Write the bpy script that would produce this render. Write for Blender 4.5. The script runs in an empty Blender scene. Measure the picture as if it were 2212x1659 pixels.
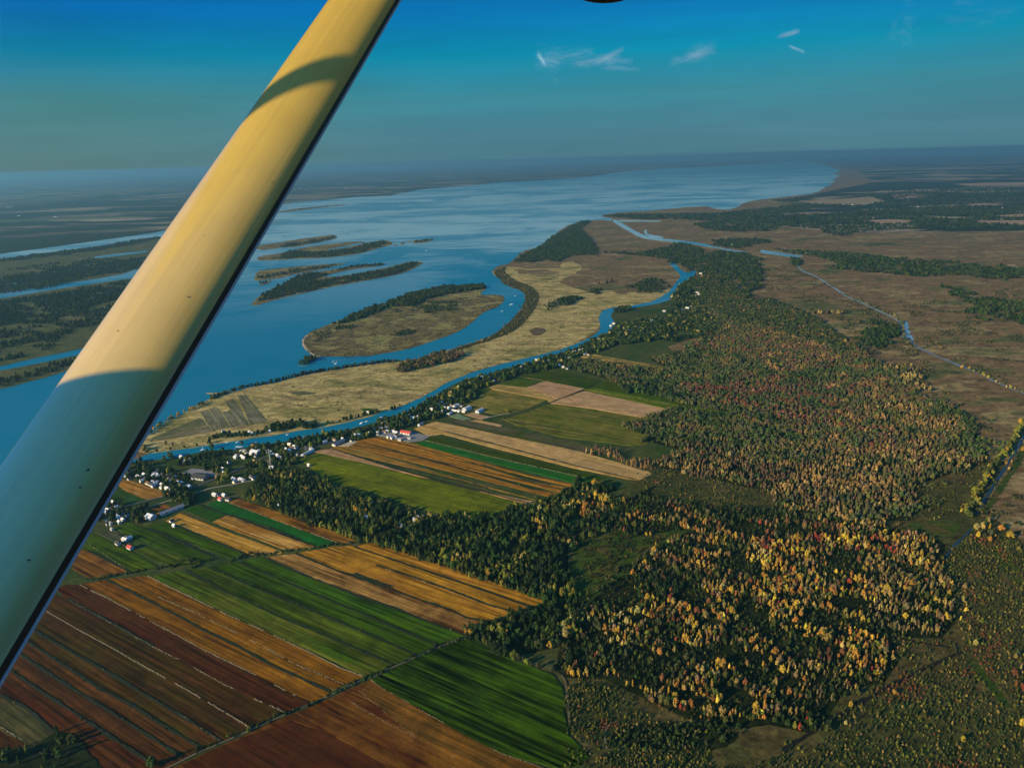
import bpy, bmesh, math, random
import numpy as np
from mathutils import Vector, Matrix
from mathutils.geometry import tessellate_polygon

random.seed(7)
RNG = np.random.default_rng(11)
S = bpy.context.scene
COL = S.collection

# ------------------------------------------------------------------ camera model
CAM_H = 500.0
W2, H2 = 2212.0, 1659.0
FPX = 27.0 / 36.0 * W2
PITCH, ROLL = math.radians(16.28), math.radians(1.55)
CF = np.array([0, math.cos(PITCH), -math.sin(PITCH)])
CX = np.array([1.0, 0, 0])
CU0 = np.array([0, math.sin(PITCH), math.cos(PITCH)])
CR = math.cos(ROLL) * CX - math.sin(ROLL) * CU0
CU = math.sin(ROLL) * CX + math.cos(ROLL) * CU0
EYE = np.array([0, 0, CAM_H])


def view_dir(px, py):
    return CF + (px - W2 / 2) / FPX * CR - (py - H2 / 2) / FPX * CU


def G(px, py):
    """Where the ground lies under a point of the survey picture."""
    d = view_dir(px, py)
    t = CAM_H / max(-d[2], 0.0052)
    return (d[0] * t, d[1] * t)


def proj(P):
    d = np.asarray(P, float) - EYE
    z = d @ CF
    return W2 / 2 + FPX * (d @ CR) / z, H2 / 2 - FPX * (d @ CU) / z, z


# survey sheets: x0, y0, width in source pixels, each drawn 2212 wide
SHEET = {1: (0, 0, 1400), 2: (900, 450, 1100), 3: (1900, 450, 1563), 4: (300, 1200, 1200), 5: (1200, 1100, 1100),
         6: (2200, 1000, 1266.5), 7: (0, 1700, 1300), 8: (1200, 1700, 1200), 9: (2263, 1697, 1200),
         10: (300, 1450, 700), 11: (1000, 1350, 800), 12: (2100, 550, 1363), 0: (0, 0, 3463)}


def pts(text):
    """'4: x,y x,y 5: x,y' -> ground points."""
    k, out = 0, []
    for w in text.split():
        if w.endswith(':'):
            k = int(w[:-1])
            continue
        x, y = map(float, w.split(','))
        x0, y0, ww = SHEET[k]
        s = ww / 2212.0
        out.append(G((x0 + x * s) / 1.56555, (y0 + y * s) / 1.56555))
    return np.array(out)


def smooth(P, n=2, closed=True):
    P = np.asarray(P, float)
    for _ in range(n):
        Q = np.roll(P, -1, axis=0)
        if closed:
            P = np.stack([P * .75 + Q * .25, P * .25 + Q * .75], 1).reshape(-1, 2)
        else:
            A, B = P[:-1], P[1:]
            P = np.concatenate([P[:1], np.stack([A * .75 + B * .25, A * .25 + B * .75], 1).reshape(-1, 2), P[-1:]])
    return P


def ragged(P, step, amp, closed=True):
    """Break a closed outline into short steps and wander off it a little."""
    out = []
    n = len(P)
    for i in range(n if closed else n - 1):
        a, b = P[i], P[(i + 1) % n]
        m = max(1, min(60, int(np.hypot(*(b - a)) / step)))
        nr = np.array([-(b - a)[1], (b - a)[0]])
        nr = nr / (np.hypot(*nr) + 1e-9)
        for j in range(m):
            q = a + (b - a) * j / m
            if j:
                q = q + nr * random.uniform(-amp, amp)
            out.append(q)
    return np.array(out)


def inside(P, poly):
    x, y = P[:, 0], P[:, 1]
    r = np.zeros(len(P), bool)
    j = len(poly) - 1
    for i in range(len(poly)):
        xi, yi = poly[i]
        xj, yj = poly[j]
        c = ((yi > y) != (yj > y)) & (x < (xj - xi) * (y - yi) / (yj - yi + 1e-12) + xi)
        r ^= c
        j = i
    return r


def vnoise(P, scale, seed=0):
    """Smooth value noise 0..1 over ground points."""
    q = np.asarray(P) / scale + seed * 17.3
    i = np.floor(q).astype(np.int64)
    f = q - i
    f = f * f * (3 - 2 * f)

    def h(a, b):
        v = np.sin(a * 127.1 + b * 311.7 + seed * 74.7) * 43758.5453
        return v - np.floor(v)
    a, b = i[:, 0], i[:, 1]
    return (h(a, b) * (1 - f[:, 0]) + h(a + 1, b) * f[:, 0]) * (1 - f[:, 1]) + (h(a, b + 1) * (1 - f[:, 0]) + h(a + 1, b + 1) * f[:, 0]) * f[:, 1]


# ------------------------------------------------------------------ materials
TUFT = (.035, .040, .018)


class NT:
    def __init__(self, tree):
        self.t = tree
        tree.nodes.clear()

    def n(self, typ, **kw):
        nd = self.t.nodes.new(typ)
        for k, v in kw.items():
            if k.startswith('i_'):
                nd.inputs[k[2:].replace('_', ' ')].default_value = v
            else:
                setattr(nd, k, v)
        return nd

    def l(self, a, b):
        self.t.links.new(a, b)
        return b

    def math(self, op, a, b=None, clamp=False):
        nd = self.n('ShaderNodeMath', operation=op, use_clamp=clamp)
        for k, v in enumerate((a, b)):
            if v is None:
                continue
            if isinstance(v, (int, float)):
                nd.inputs[k].default_value = v
            else:
                self.l(v, nd.inputs[k])
        return nd.outputs[0]

    def noise(self, vec, scale, detail=3, rough=.55, dist=0.0):
        nd = self.n('ShaderNodeTexNoise')
        nd.inputs['Scale'].default_value = scale
        nd.inputs['Detail'].default_value = detail
        nd.inputs['Roughness'].default_value = rough
        nd.inputs['Distortion'].default_value = dist
        if vec is not None:
            self.l(vec, nd.inputs['Vector'])
        return nd.outputs[0]

    def mapping(self, vec, scale=(1, 1, 1), rot=0.0, loc=(0, 0, 0)):
        nd = self.n('ShaderNodeMapping')
        nd.inputs['Scale'].default_value = scale
        nd.inputs['Rotation'].default_value = (0, 0, rot)
        nd.inputs['Location'].default_value = loc
        self.l(vec, nd.inputs['Vector'])
        return nd.outputs[0]

    def ramp(self, fac, stops, interp='LINEAR'):
        nd = self.n('ShaderNodeValToRGB')
        cr = nd.color_ramp
        cr.interpolation = interp
        while len(cr.elements) < len(stops):
            cr.elements.new(.5)
        for e, (p, c) in zip(cr.elements, stops):
            e.position = p
            e.color = (*c, 1) if len(c) == 3 else c
        self.l(fac, nd.inputs[0])
        return nd.outputs[0]

    def mix(self, fac, a, b, mode='MIX'):
        nd = self.n('ShaderNodeMix', data_type='RGBA', blend_type=mode)
        for k, v in ((0, fac), (6, a), (7, b)):
            if isinstance(v, (int, float)):
                nd.inputs[k].default_value = v
            elif isinstance(v, tuple):
                nd.inputs[k].default_value = (*v, 1)
            else:
                self.l(v, nd.inputs[k])
        return nd.outputs[2]

    def mrange(self, v, a, b, c=0., d=1.):
        nd = self.n('ShaderNodeMapRange')
        self.l(v, nd.inputs[0])
        for k, x in enumerate((a, b, c, d)):
            nd.inputs[k + 1].default_value = x
        return nd.outputs[0]


def material(name):
    m = bpy.data.materials.new(name)
    m.use_nodes = True
    t = NT(m.node_tree)
    out = t.n('ShaderNodeOutputMaterial')
    b = t.n('ShaderNodeBsdfPrincipled')
    b.inputs['Roughness'].default_value = .9
    b.inputs['Specular IOR Level'].default_value = .02
    t.l(b.outputs[0], out.inputs[0])
    return m, t, b


def pos(t):
    return t.n('ShaderNodeNewGeometry').outputs['Position']


def bump(t, b, h, strength, dist):
    nd = t.n('ShaderNodeBump')
    nd.inputs['Strength'].default_value = strength
    nd.inputs['Distance'].default_value = dist
    t.l(h, nd.inputs['Height'])
    t.l(nd.outputs[0], b.inputs['Normal'])


def plain(name, col, rough=.8, spec=.2, vary=.25, scale=.5):
    m, t, b = material(name)
    f = t.noise(pos(t), scale, 4)
    c = t.mix(f, tuple(x * (1 - vary) for x in col), tuple(min(1, x * (1 + vary)) for x in col))
    t.l(c, b.inputs['Base Color'])
    b.inputs['Roughness'].default_value = rough
    b.inputs['Specular IOR Level'].default_value = spec
    return m


def land(name, stops, scale, fine, finemix=.35, bstr=.4, bdist=1.2, stretch=(1, 1, 1), rot=0., tufts=.55, creeks=.22):
    """Wild ground: large patches of colour under a fine grain of tussocks."""
    m, t, b = material(name)
    p = pos(t)
    q = t.mapping(p, stretch, rot)
    big = t.noise(q, scale, 6, .6, .4)
    col = t.ramp(big, stops)
    f = t.noise(p, fine, 5, .65)
    v = t.mrange(f, .3, .7, 1 - finemix, 1 + finemix)
    col = t.mix(1., col, v, 'MULTIPLY')
    mid = t.noise(t.mapping(p, (1, 1.5, 1), .4, (7, 3, 0)), fine * .30, 6, .72, .3)
    col = t.mix(1., col, t.mrange(mid, .32, .68, 1 - 1.25 * finemix, 1 + 1.1 * finemix), 'MULTIPLY')
    tuft = t.noise(p, fine * .62, 3, .6)
    col = t.mix(t.math('MULTIPLY', t.mrange(tuft, .58, .66), tufts), col, TUFT)
    rid = t.noise(t.mapping(p, (1, 1, 1), 0, (31, 7, 0)), .0045, 4, .55, .5)
    creek = t.mrange(t.math('ABSOLUTE', t.math('SUBTRACT', rid, .5)), .004, .012, creeks, 0.)
    col = t.mix(creek, col, (.030, .038, .018))
    t.l(col, b.inputs['Base Color'])
    bump(t, b, t.math('ADD', f, mid), bstr, bdist)
    return m


def make_field_material():
    m, t, b = material('crop_field')
    uv = t.n('ShaderNodeUVMap').outputs[0]
    ta = t.n('ShaderNodeAttribute', attribute_type='OBJECT', attribute_name='tint').outputs[0]
    tb = t.n('ShaderNodeAttribute', attribute_type='OBJECT', attribute_name='tint_worn').outputs[0]
    rw = t.n('ShaderNodeAttribute', attribute_type='OBJECT', attribute_name='row_depth').outputs[2]
    long1 = t.noise(t.mapping(uv, (.006, .11, 1)), 1., 5, .6)
    long2 = t.noise(t.mapping(uv, (.008, .24, 1), 0, (9, 4, 0)), 1., 3, .6)
    blot = t.noise(uv, .022, 5, .62, .6)
    k = t.math('ADD', t.math('MULTIPLY', long1, .6), t.math('MULTIPLY', blot, .4))
    k = t.mrange(k, .41, .59)
    col = t.mix(k, ta, tb)
    rows = t.mrange(long2, .36, .64, -1, 1)
    v = t.math('ADD', t.math('MULTIPLY', rows, rw), 1.)
    col = t.mix(1., col, v, 'MULTIPLY')
    fine = t.noise(uv, .7, 4, .7)
    col = t.mix(1., col, t.mrange(fine, .3, .7, .62, 1.38), 'MULTIPLY')
    dirty = t.noise(uv, .045, 6, .7, .8)
    col = t.mix(1., col, t.mrange(dirty, .3, .66, .62, 1.22), 'MULTIPLY')
    seam = t.noise(t.mapping(uv, (.004, .16, 1), 0, (3, 8, 0)), 1., 2, .5)
    line = t.mrange(t.math('ABSOLUTE', t.math('SUBTRACT', seam, .5)), .0, .025, .55, 1.)
    col = t.mix(1., col, line, 'MULTIPLY')
    t.l(col, b.inputs['Base Color'])
    bump(t, b, t.math('ADD', fine, t.math('MULTIPLY', long2, 1.5)), .5, .35)
    return m


def make_farmland():
    m, t, b = material('far_farmland')
    p = pos(t)
    q = t.mapping(p, (1 / 800., 1 / 300., 1), math.radians(-12))
    vo = t.n('ShaderNodeTexVoronoi', feature='F1')
    vo.inputs['Scale'].default_value = 1.
    vo.inputs['Randomness'].default_value = .9
    t.l(q, vo.inputs['Vector'])
    sep = t.n('ShaderNodeSeparateColor')
    t.l(vo.outputs['Color'], sep.inputs[0])
    cell = t.ramp(sep.outputs[0], [(0, (.10, .095, .05)), (.2, (.22, .175, .10)), (.4, (.08, .10, .04)), (.55, (.25, .19, .115)),
                                   (.7, (.14, .105, .07)), (.88, (.34, .27, .17))], 'CONSTANT')
    w = t.noise(t.mapping(p, (1 / 2600., 1 / 900., 1), math.radians(-8), (3, 1, 0)), 1., 7, .62, .5)
    wood = t.mrange(w, .455, .485)
    g = t.noise(p, .006, 5, .7)
    wc = t.mix(g, (.012, .024, .010), (.04, .05, .02))
    col = t.mix(wood, cell, wc)
    col = t.mix(1., col, t.mrange(t.noise(p, .02, 5, .7), .3, .7, .75, 1.25), 'MULTIPLY')
    t.l(col, b.inputs['Base Color'])
    bump(t, b, t.math('MULTIPLY', wood, g), .7, 14.)
    return m


def make_water():
    m, t, b = material('river_water')
    p = pos(t)
    # silt plumes and wind lanes drawn out along the current
    warp = t.noise(p, .0007, 3, .5)
    wv = t.n('ShaderNodeVectorMath', operation='MULTIPLY_ADD')
    cmb = t.n('ShaderNodeCombineXYZ')
    t.l(warp, cmb.inputs[0])
    t.l(warp, cmb.inputs[1])
    t.l(cmb.outputs[0], wv.inputs[0])
    wv.inputs[1].default_value = (900, 1400, 0)
    t.l(p, wv.inputs[2])
    lanes = t.noise(t.mapping(wv.outputs[0], (1 / 1500., 1 / 900., 1), math.radians(20)), 1., 8, .62, .6)
    fine = t.noise(t.mapping(wv.outputs[0], (1 / 420., 1 / 130., 1), math.radians(-25)), 1., 5, .6, 1.2)
    y = t.n('ShaderNodeSeparateXYZ')
    t.l(p, y.inputs[0])
    k = t.math('ADD', t.math('MULTIPLY', lanes, .75), t.math('MULTIPLY', fine, .25))
    # the shoal water of the open lake is paler than the dredged river arm
    open_lake = t.mrange(y.outputs[1], 3300, 6000)
    k = t.math('ADD', t.math('MULTIPLY', t.mrange(k, .445, .555), .85), t.math('MULTIPLY', open_lake, .27), True)
    k = t.math('MULTIPLY', k, t.math('MULTIPLY', t.mrange(y.outputs[1], 2300, 5200, .03, 1.), t.mrange(y.outputs[1], 11000, 21000, 1., .45)))
    col = t.mix(k, WATER_DEEP, WATER_SILT)
    t.l(col, b.inputs['Base Color'])
    b.inputs['Roughness'].default_value = .22
    b.inputs['Specular IOR Level'].default_value = .18
    b.inputs['IOR'].default_value = 1.33
    rp = t.noise(t.mapping(p, (.09, .16, .1), .5), 1., 4, .6)
    bump(t, b, rp, .25, .6)
    return m


def make_crown():
    m, t, b = material('leaf_crown')
    a = t.n('ShaderNodeAttribute', attribute_type='INSTANCER', attribute_name='tint').outputs[0]
    tc = t.n('ShaderNodeTexCoord').outputs['Object']
    n = t.noise(tc, 5., 3, .6)
    col = t.mix(1., a, t.mrange(n, .3, .7, .62, 1.38), 'MULTIPLY')
    t.l(col, b.inputs['Base Color'])
    b.inputs['Roughness'].default_value = .75
    b.inputs['Specular IOR Level'].default_value = .1
    return m


# ------------------------------------------------------------------ object helpers
def link(name, me, parent=None, **props):
    o = bpy.data.objects.new(name, me)
    COL.objects.link(o)
    if parent is not None:
        o.parent = parent
    for k, v in props.items():
        o[k] = v
    return o


def mesh(name, V, F, mats=(), uv=None, mi=None, smooth_=False):
    me = bpy.data.meshes.new(name)
    me.from_pydata([tuple(v) for v in V], [], F)
    for m in mats:
        me.materials.append(m)
    if mi is not None:
        me.polygons.foreach_set('material_index', mi)
    if uv is not None:
        lay = me.uv_layers.new(name='UVMap')
        vi = np.empty(len(me.loops), np.int32)
        me.loops.foreach_get('vertex_index', vi)
        lay.data.foreach_set('uv', np.asarray(uv, np.float32)[vi].ravel())
    if smooth_:
        me.polygons.foreach_set('use_smooth', [True] * len(me.polygons))
    me.update()
    return me


def sheet_mesh(name, P, z, mat, z0=0.0, axis=None):
    """A sheet of land with a low bank round its edge."""
    P = np.asarray(P, float)
    n = len(P)
    tri = tessellate_polygon([[Vector((x, y, 0)) for x, y in P]])
    V = [(x, y, z) for x, y in P] + [(x, y, z0) for x, y in P]
    Fc = []
    for a, b, c in tri:
        A, B, C_ = P[a], P[b], P[c]
        cr = (B[0] - A[0]) * (C_[1] - A[1]) - (B[1] - A[1]) * (C_[0] - A[0])
        Fc.append((a, b, c) if cr > 0 else (a, c, b))
    area = sum(P[i - 1][0] * P[i][1] - P[i][0] * P[i - 1][1] for i in range(n))
    for i in range(n):
        j = (i + 1) % n
        Fc.append((i, i + n, j + n, j) if area > 0 else (j, j + n, i + n, i))
    uv = None
    if axis is not None:
        ax = np.array([math.sin(axis), math.cos(axis)])
        pr = np.array([-ax[1], ax[0]])
        Q = np.concatenate([P, P])
        uv = np.stack([Q @ ax, Q @ pr], 1)
    return mesh(name, V, Fc, [mat], uv)


def sheet(name, P, z, mat, label, cat, z0=0.0, kind='structure', axis=None, **props):
    return link(name, sheet_mesh(name, P, z, mat, z0, axis), None, label=label, category=cat, kind=kind, **props)


def strip_geo(L, width, z, V, Fc, wob=0.):
    """A ribbon along a line, appended to V and Fc."""
    L = np.asarray(L, float)
    d = np.gradient(L, axis=0)
    d /= np.hypot(d[:, 0], d[:, 1])[:, None] + 1e-9
    nr = np.stack([-d[:, 1], d[:, 0]], 1)
    b = len(V)
    for i in range(len(L)):
        w = (width[i] if hasattr(width, '__len__') else width) * .5 * (1 + random.uniform(-wob, wob))
        for s in (1, -1):
            V.append((*(L[i] + nr[i] * w * s), z))
    for i in range(len(L) - 1):
        a = b + 2 * i
        Fc.append((a + 1, a + 3, a + 2, a))


def dense(L, step):
    L = np.asarray(L, float)
    out = [L[:1]]
    for a, b in zip(L[:-1], L[1:]):
        m = max(1, int(np.hypot(*(b - a)) / step))
        t = (np.arange(m) + 1)[:, None] / m
        out.append(a + (b - a) * t)
    return np.concatenate(out)

# ------------------------------------------------------------------ colours that set the balance
SUN_AZ, SUN_EL = math.radians(235), math.radians(17.5)      # clockwise from +Y
SUN_DIR = Vector((math.sin(SUN_AZ) * math.cos(SUN_EL), math.cos(SUN_AZ) * math.cos(SUN_EL), math.sin(SUN_EL)))
WATER_DEEP, WATER_SILT = (.0, .165, .240), (.34, .52, .49)

M_FIELD = make_field_material()
M_WATER = make_water()
M_CROWN = make_crown()
M_FARM = make_farmland()
M_BARK = plain('tree_bark', (.09, .07, .05), vary=.4, scale=2)
M_MARSH = land('brown_marsh', [(.28, (.045, .055, .016)), (.39, (.105, .105, .032)), (.46, (.205, .125, .052)), (.52, (.135, .09, .038)), (.58, (.265, .185, .075)), (.64, (.13, .12, .04)), (.78, (.07, .085, .022))],
               .0032, .09, .4, .5, 1.5, (1, 1.8, 1))
M_REED = land('dry_reed_marsh', [(.27, (.10, .105, .03)), (.39, (.22, .19, .055)), (.47, (.36, .27, .085)), (.53, (.44, .33, .12)), (.60, (.30, .22, .075)), (.72, (.14, .13, .04))],
              .006, .12, .4, .5, 1.5, (1, 1.6, 1), .3)
M_ISLE = land('island_meadow', [(.30, (.05, .05, .022)), (.43, (.19, .145, .045)), (.50, (.10, .075, .035)), (.58, (.27, .22, .07)), (.72, (.09, .11, .025))],
              .009, .14, .45, .6, 1.5)
M_WET = land('green_wetland', [(.28, (.04, .055, .018)), (.42, (.10, .10, .03)), (.52, (.07, .08, .025)), (.63, (.15, .125, .045)), (.78, (.08, .10, .025))], .005, .10, .4, .5, 1.5, (1, 2, 1))
M_SCRUB = land('scrub_ground', [(.25, (.028, .038, .008)), (.45, (.060, .058, .015)), (.58, (.085, .062, .02)), (.72, (.045, .060, .010))], .007, .16, .45, .6, 1.2)
M_WOODLAND = land('forest_floor', [(.3, (.006, .011, .003)), (.5, (.012, .018, .005)), (.7, (.026, .026, .008))], .02, .25, .4)  # kept near black so the shade between the trees is in its colour
M_MEADOW = land('meadow', [(.25, (.022, .045, .010)), (.45, (.04, .065, .013)), (.6, (.07, .075, .02)), (.75, (.10, .08, .03))], .012, .3, .35, .4, .6)
M_GLADE = land('glade_grass', [(.3, (.02, .05, .006)), (.5, (.045, .068, .010)), (.65, (.10, .062, .018)), (.8, (.04, .06, .01))], .02, .3, .35, .4, .5)
M_TRACK = plain('gravel_track', (.26, .22, .16), scale=.2)
M_DIRT = plain('bare_soil', (.010, .008, .005), scale=.1)
M_SHORE = plain('sandy_shore', (.45, .36, .22), scale=.1)

# ------------------------------------------------------------------ the setting
NSHORE = ("4: 310,602 330,555 345,528 372,505 400,488 450,445 500,412 560,385 600,360 640,338 700,302 780,268 850,240 960,213 1100,188 1280,143 1450,108 1640,80 1820,55 1950,35 "
          "2: 1000,1545 1120,1525 1220,1490 1320,1450 1430,1420 1510,1390 1580,1350 1640,1300 1690,1250 1740,1190 1770,1130 1760,1090 1720,1065 1660,1045 1615,1025 "
          "1600,1000 1560,975 1535,945 1550,925 1580,905 1640,895 1690,860 1720,825 1760,800 1850,780 1900,745 1950,705 2000,660 2060,625 2130,600 2185,592 3: 20,445 60,430 130,420 180,417 250,420")
LAKE_EAST = ("3: 240,408 190,402 200,391 280,380 400,374 520,364 600,355 700,352 740,365 800,368 850,352 900,328 960,318 1060,308 1190,293 1240,275 1280,255 1295,238 1305,222 1328,206 1304,193 1336,181 1310,171 1275,158 1240,146 1200,136 1110,130 900,150 700,163 500,170 300,185 "
             "2: 2210,298 1900,322 1600,337 1440,352 1200,374 1040,387 950,407 850,427 600,437 400,457 200,472 100,482")
NBANK = ("4: 375,616 500,600 640,582 760,562 900,540 1040,517 1150,505 1300,475 1450,455 1600,425 1750,388 1850,352 1960,320 2050,275 "
         "5: 440,500 530,450 600,405 680,370 800,320 920,285 1080,245 1250,205 1400,165 1500,130 1600,85 1660,45 "
         "3: 185,925 174,888 190,850 240,834 340,824 430,806 480,780 520,750 552,708 572,684 552,665 526,640 510,622 536,612")
SBANK = ("4: 200,690 330,662 450,652 570,640 620,622 760,597 850,592 960,582 1050,562 1200,545 1350,515 1500,490 1650,460 1780,425 1900,390 2000,360 2080,320 2150,275 "
         "5: 570,465 640,420 720,380 850,345 980,315 1060,290 1160,265 1300,220 1430,180 1540,140 1640,90 1720,55 "
         "3: 240,940 252,905 232,875 252,850 340,838 450,820 520,800 570,745 612,700 643,670 640,655 600,672 562,650 542,615")
north, lake_e, nbank, sbank = pts(NSHORE), pts(LAKE_EAST), pts(NBANK), pts(SBANK)
west = pts("0: 500,462 400,488 335,503 200,522 100,536 0,549 -300,590 -1500,700 -1500,1500 -300,1180 0,1085 150,1042 4: 150,710 200,690 260,655")

ground = sheet('ground', np.array([(-62000, -3000), (62000, -3000), (62000, 62000), (-62000, 62000)]), 0, M_MARSH,
               'wide flat lowland of brown marsh reaching to the horizon', 'ground', -1.0)
sheet('far_farmland', np.concatenate([pts("2: 80,482 200,472 400,457 600,437 850,427 950,407 1040,387 1200,374 1440,352 1600,337 1900,322 2210,298 3: 300,185 500,170 700,163 900,150 1110,130 1240,145 1400,175 1500,235 1180,300 980,330 1200,345 1000,400 1100,455 1400,480 2212,468 2500,470"),
      np.array([(61500, 9000), (61500, 61500), (-61500, 61500), (-61500, 3000)]), pts("0: -2500,760 -300,592 0,551 100,538 200,524 335,505 400,490 500,464")]), .15, M_FARM,
      'hazy patchwork of far fields and woods round the lake', 'farmland')
water = sheet('water', np.concatenate([np.concatenate([ragged(north, 25, 2.5, False), ragged(lake_e, 260, 38, False)]), west]), .4, M_WATER,
              'broad blue river opening into a pale shallow lake', 'water')
inner = np.concatenate([smooth(nbank, 1, False), smooth(sbank, 1, False)[::-1]])
sheet('water', inner, .39, M_WATER, 'narrow winding river arm between the tan marsh and the village', 'water')
sheet('water', smooth(pts("3: 250,410 290,433 340,463 385,487 450,503 560,514 665,527 700,535 750,548 830,562 890,569 885,576 830,573 760,555 700,546 640,535 540,523 440,513 375,502 330,477 285,452 240,422"), 1), .38, M_WATER,
      'thin pale channel leaving the lake through the marsh', 'water')
sheet('water', smooth(pts("3: 950,558 1000,567 1060,577 1170,588 1110,600 1060,588 1000,580 952,576"), 1), .4, M_WATER, 'short wide reach of the channel between the far groves', 'water')
sheet('water', smooth(pts("3: 390,468 412,462 402,478 430,489 480,495 492,504 440,501 400,488"), 1), .4, M_WATER, 'small hooked oxbow pool beside the thin channel', 'water')
sheet('water', pts("3: 268,416 340,418 480,421 470,425 340,424 280,424"), .4, M_WATER, 'straight sliver of backwater off the lake channel', 'water')
sheet('water', pts("3: 695,575 705,580 700,610 690,612"), .4, M_WATER, 'short blind creek in the grove at the end of the river arm', 'water')
V, F_ = [], []
canal = dense(smooth(pts("3: 1095,592 1112,606 1125,630 1140,652 1160,664 1220,689 1290,734 1340,766 1368,787 1420,806 1500,845 1580,880 1630,915 6: 1500,150 1508,200 1520,245"), 1, False), 40)
strip_geo(canal, 5.5, .4, V, F_, .3)
strip_geo(dense(pts("6: 1490,150 1500,200 1518,250 1530,265"), 8), 22, .41, V, F_, .3)
M_PALE = plain('pale_channel_water', (.24, .42, .45), .2, .4, .1, .01)  # sky reflection on the canal put in as a pale base colour
link('water', mesh('water', V, F_, [M_PALE]), label='thin straight canal crossing the brown marsh to a short open pool', category='water', kind='structure')
V, F_ = [], []
strip_geo(dense(smooth(pts("6: 1520,245 1545,285 1610,322 1700,362 1810,407 1870,432 1960,470 2060,520 2160,560 2212,580"), 1, False), 10), 9., .42, V, F_, .5)
link('path', mesh('path', V, F_, [plain('wet_track', (.16, .18, .19), .5)]), label='grey track running on from the canal pool across the marsh', category='path', kind='structure')
V, F_ = [], []
strip_geo(dense(smooth(pts("6: 2260,740 2200,850 2100,1010 2000,1160 1925,1290"), 1, False), 10), 3.2, .52, V, F_, .4)
strip_geo(dense(smooth(pts("6: 1900,1375 1850,1425 1800,1470 1760,1520 1740,1560"), 1, False), 6), 3., .52, V, F_, .5)
link('water', mesh('water', V, F_, [plain('ditch_water', (.012, .045, .055), .25, .5)]), label='narrow ditch of dark water beside the row of yellow trees', category='water', kind='structure')

peninsula = np.concatenate([pts("2: 1560,935 1640,908 1800,925 1950,920 2200,930 3: 30,650 75,655 60,690 130,742 200,736 330,758 420,768 508,748 522,752"), pts("3: 480,782 430,808 340,826 240,836 190,852 175,888 186,925 140,967 60,1007 5: 1600,85 1500,130 1400,165 1250,205 1080,245 920,285 800,320 680,370 600,405 530,450 440,500 4: 2050,275 1960,320 1850,352 1750,388 1600,425 1450,455 1300,475 1150,505 1040,517 900,540 760,562 640,582 500,600 375,616"), north[:38]])
sheet('marsh', ragged(peninsula, 14, 1.6), .6, M_REED, 'tan dry reed marsh on the long spit between both rivers', 'marsh')
SCRUBBAND = "2: 1548,940 1640,905 1620,950 1690,1005 1790,1035 1850,1080 1862,1130 1810,1230 1720,1330 1570,1400 1400,1452 1180,1520 1000,1562 1120,1527 1220,1492 1320,1452 1430,1422 1510,1392 1580,1352 1640,1302 1690,1252 1740,1192 1768,1130 1758,1092 1718,1067 1658,1047 1613,1027 1600,1002 1560,977"
for k, (t_, mt, l_) in enumerate([("2: 1990,1015 2090,960 2300,950 2330,1060 2200,1090 2110,1060", M_MARSH, 'brown tongue of marsh reaching into the tan reeds by the wood'), ("3: 40,640 130,660 230,700 330,690 420,740 300,775 200,750 120,760 60,700", M_MARSH, 'brown patch of marsh in the upper reeds of the spit'),
                                  ("3: 0,620 60,615 100,645 60,680 0,690", M_REED, 'pale tongue of reeds running into the brown marsh'), ("3: 330,745 400,735 470,750 430,770 360,768", M_MARSH, 'small brown marsh patch near the river bend'),
                                  ("2: 1680,925 1800,935 1900,930 2000,950 1880,975 1740,960", M_MARSH, 'brown lobe of marsh along the top of the reeds'), ("4: 700,240 1000,225 1300,250 1500,230 1450,300 1200,330 950,300", M_REED, 'golden swath in the near part of the spit')]):
    sheet('marsh', ragged(smooth(ragged(pts(t_), 40, 14), 1), 8, 3), .62 + .01 * k, mt, l_, 'marsh')
sheet('marsh', ragged(smooth(pts(SCRUBBAND), 1), 8, 1.5), .75, M_SCRUB, 'brown green scrub belt curving along the outer shore of the spit', 'marsh')
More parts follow.
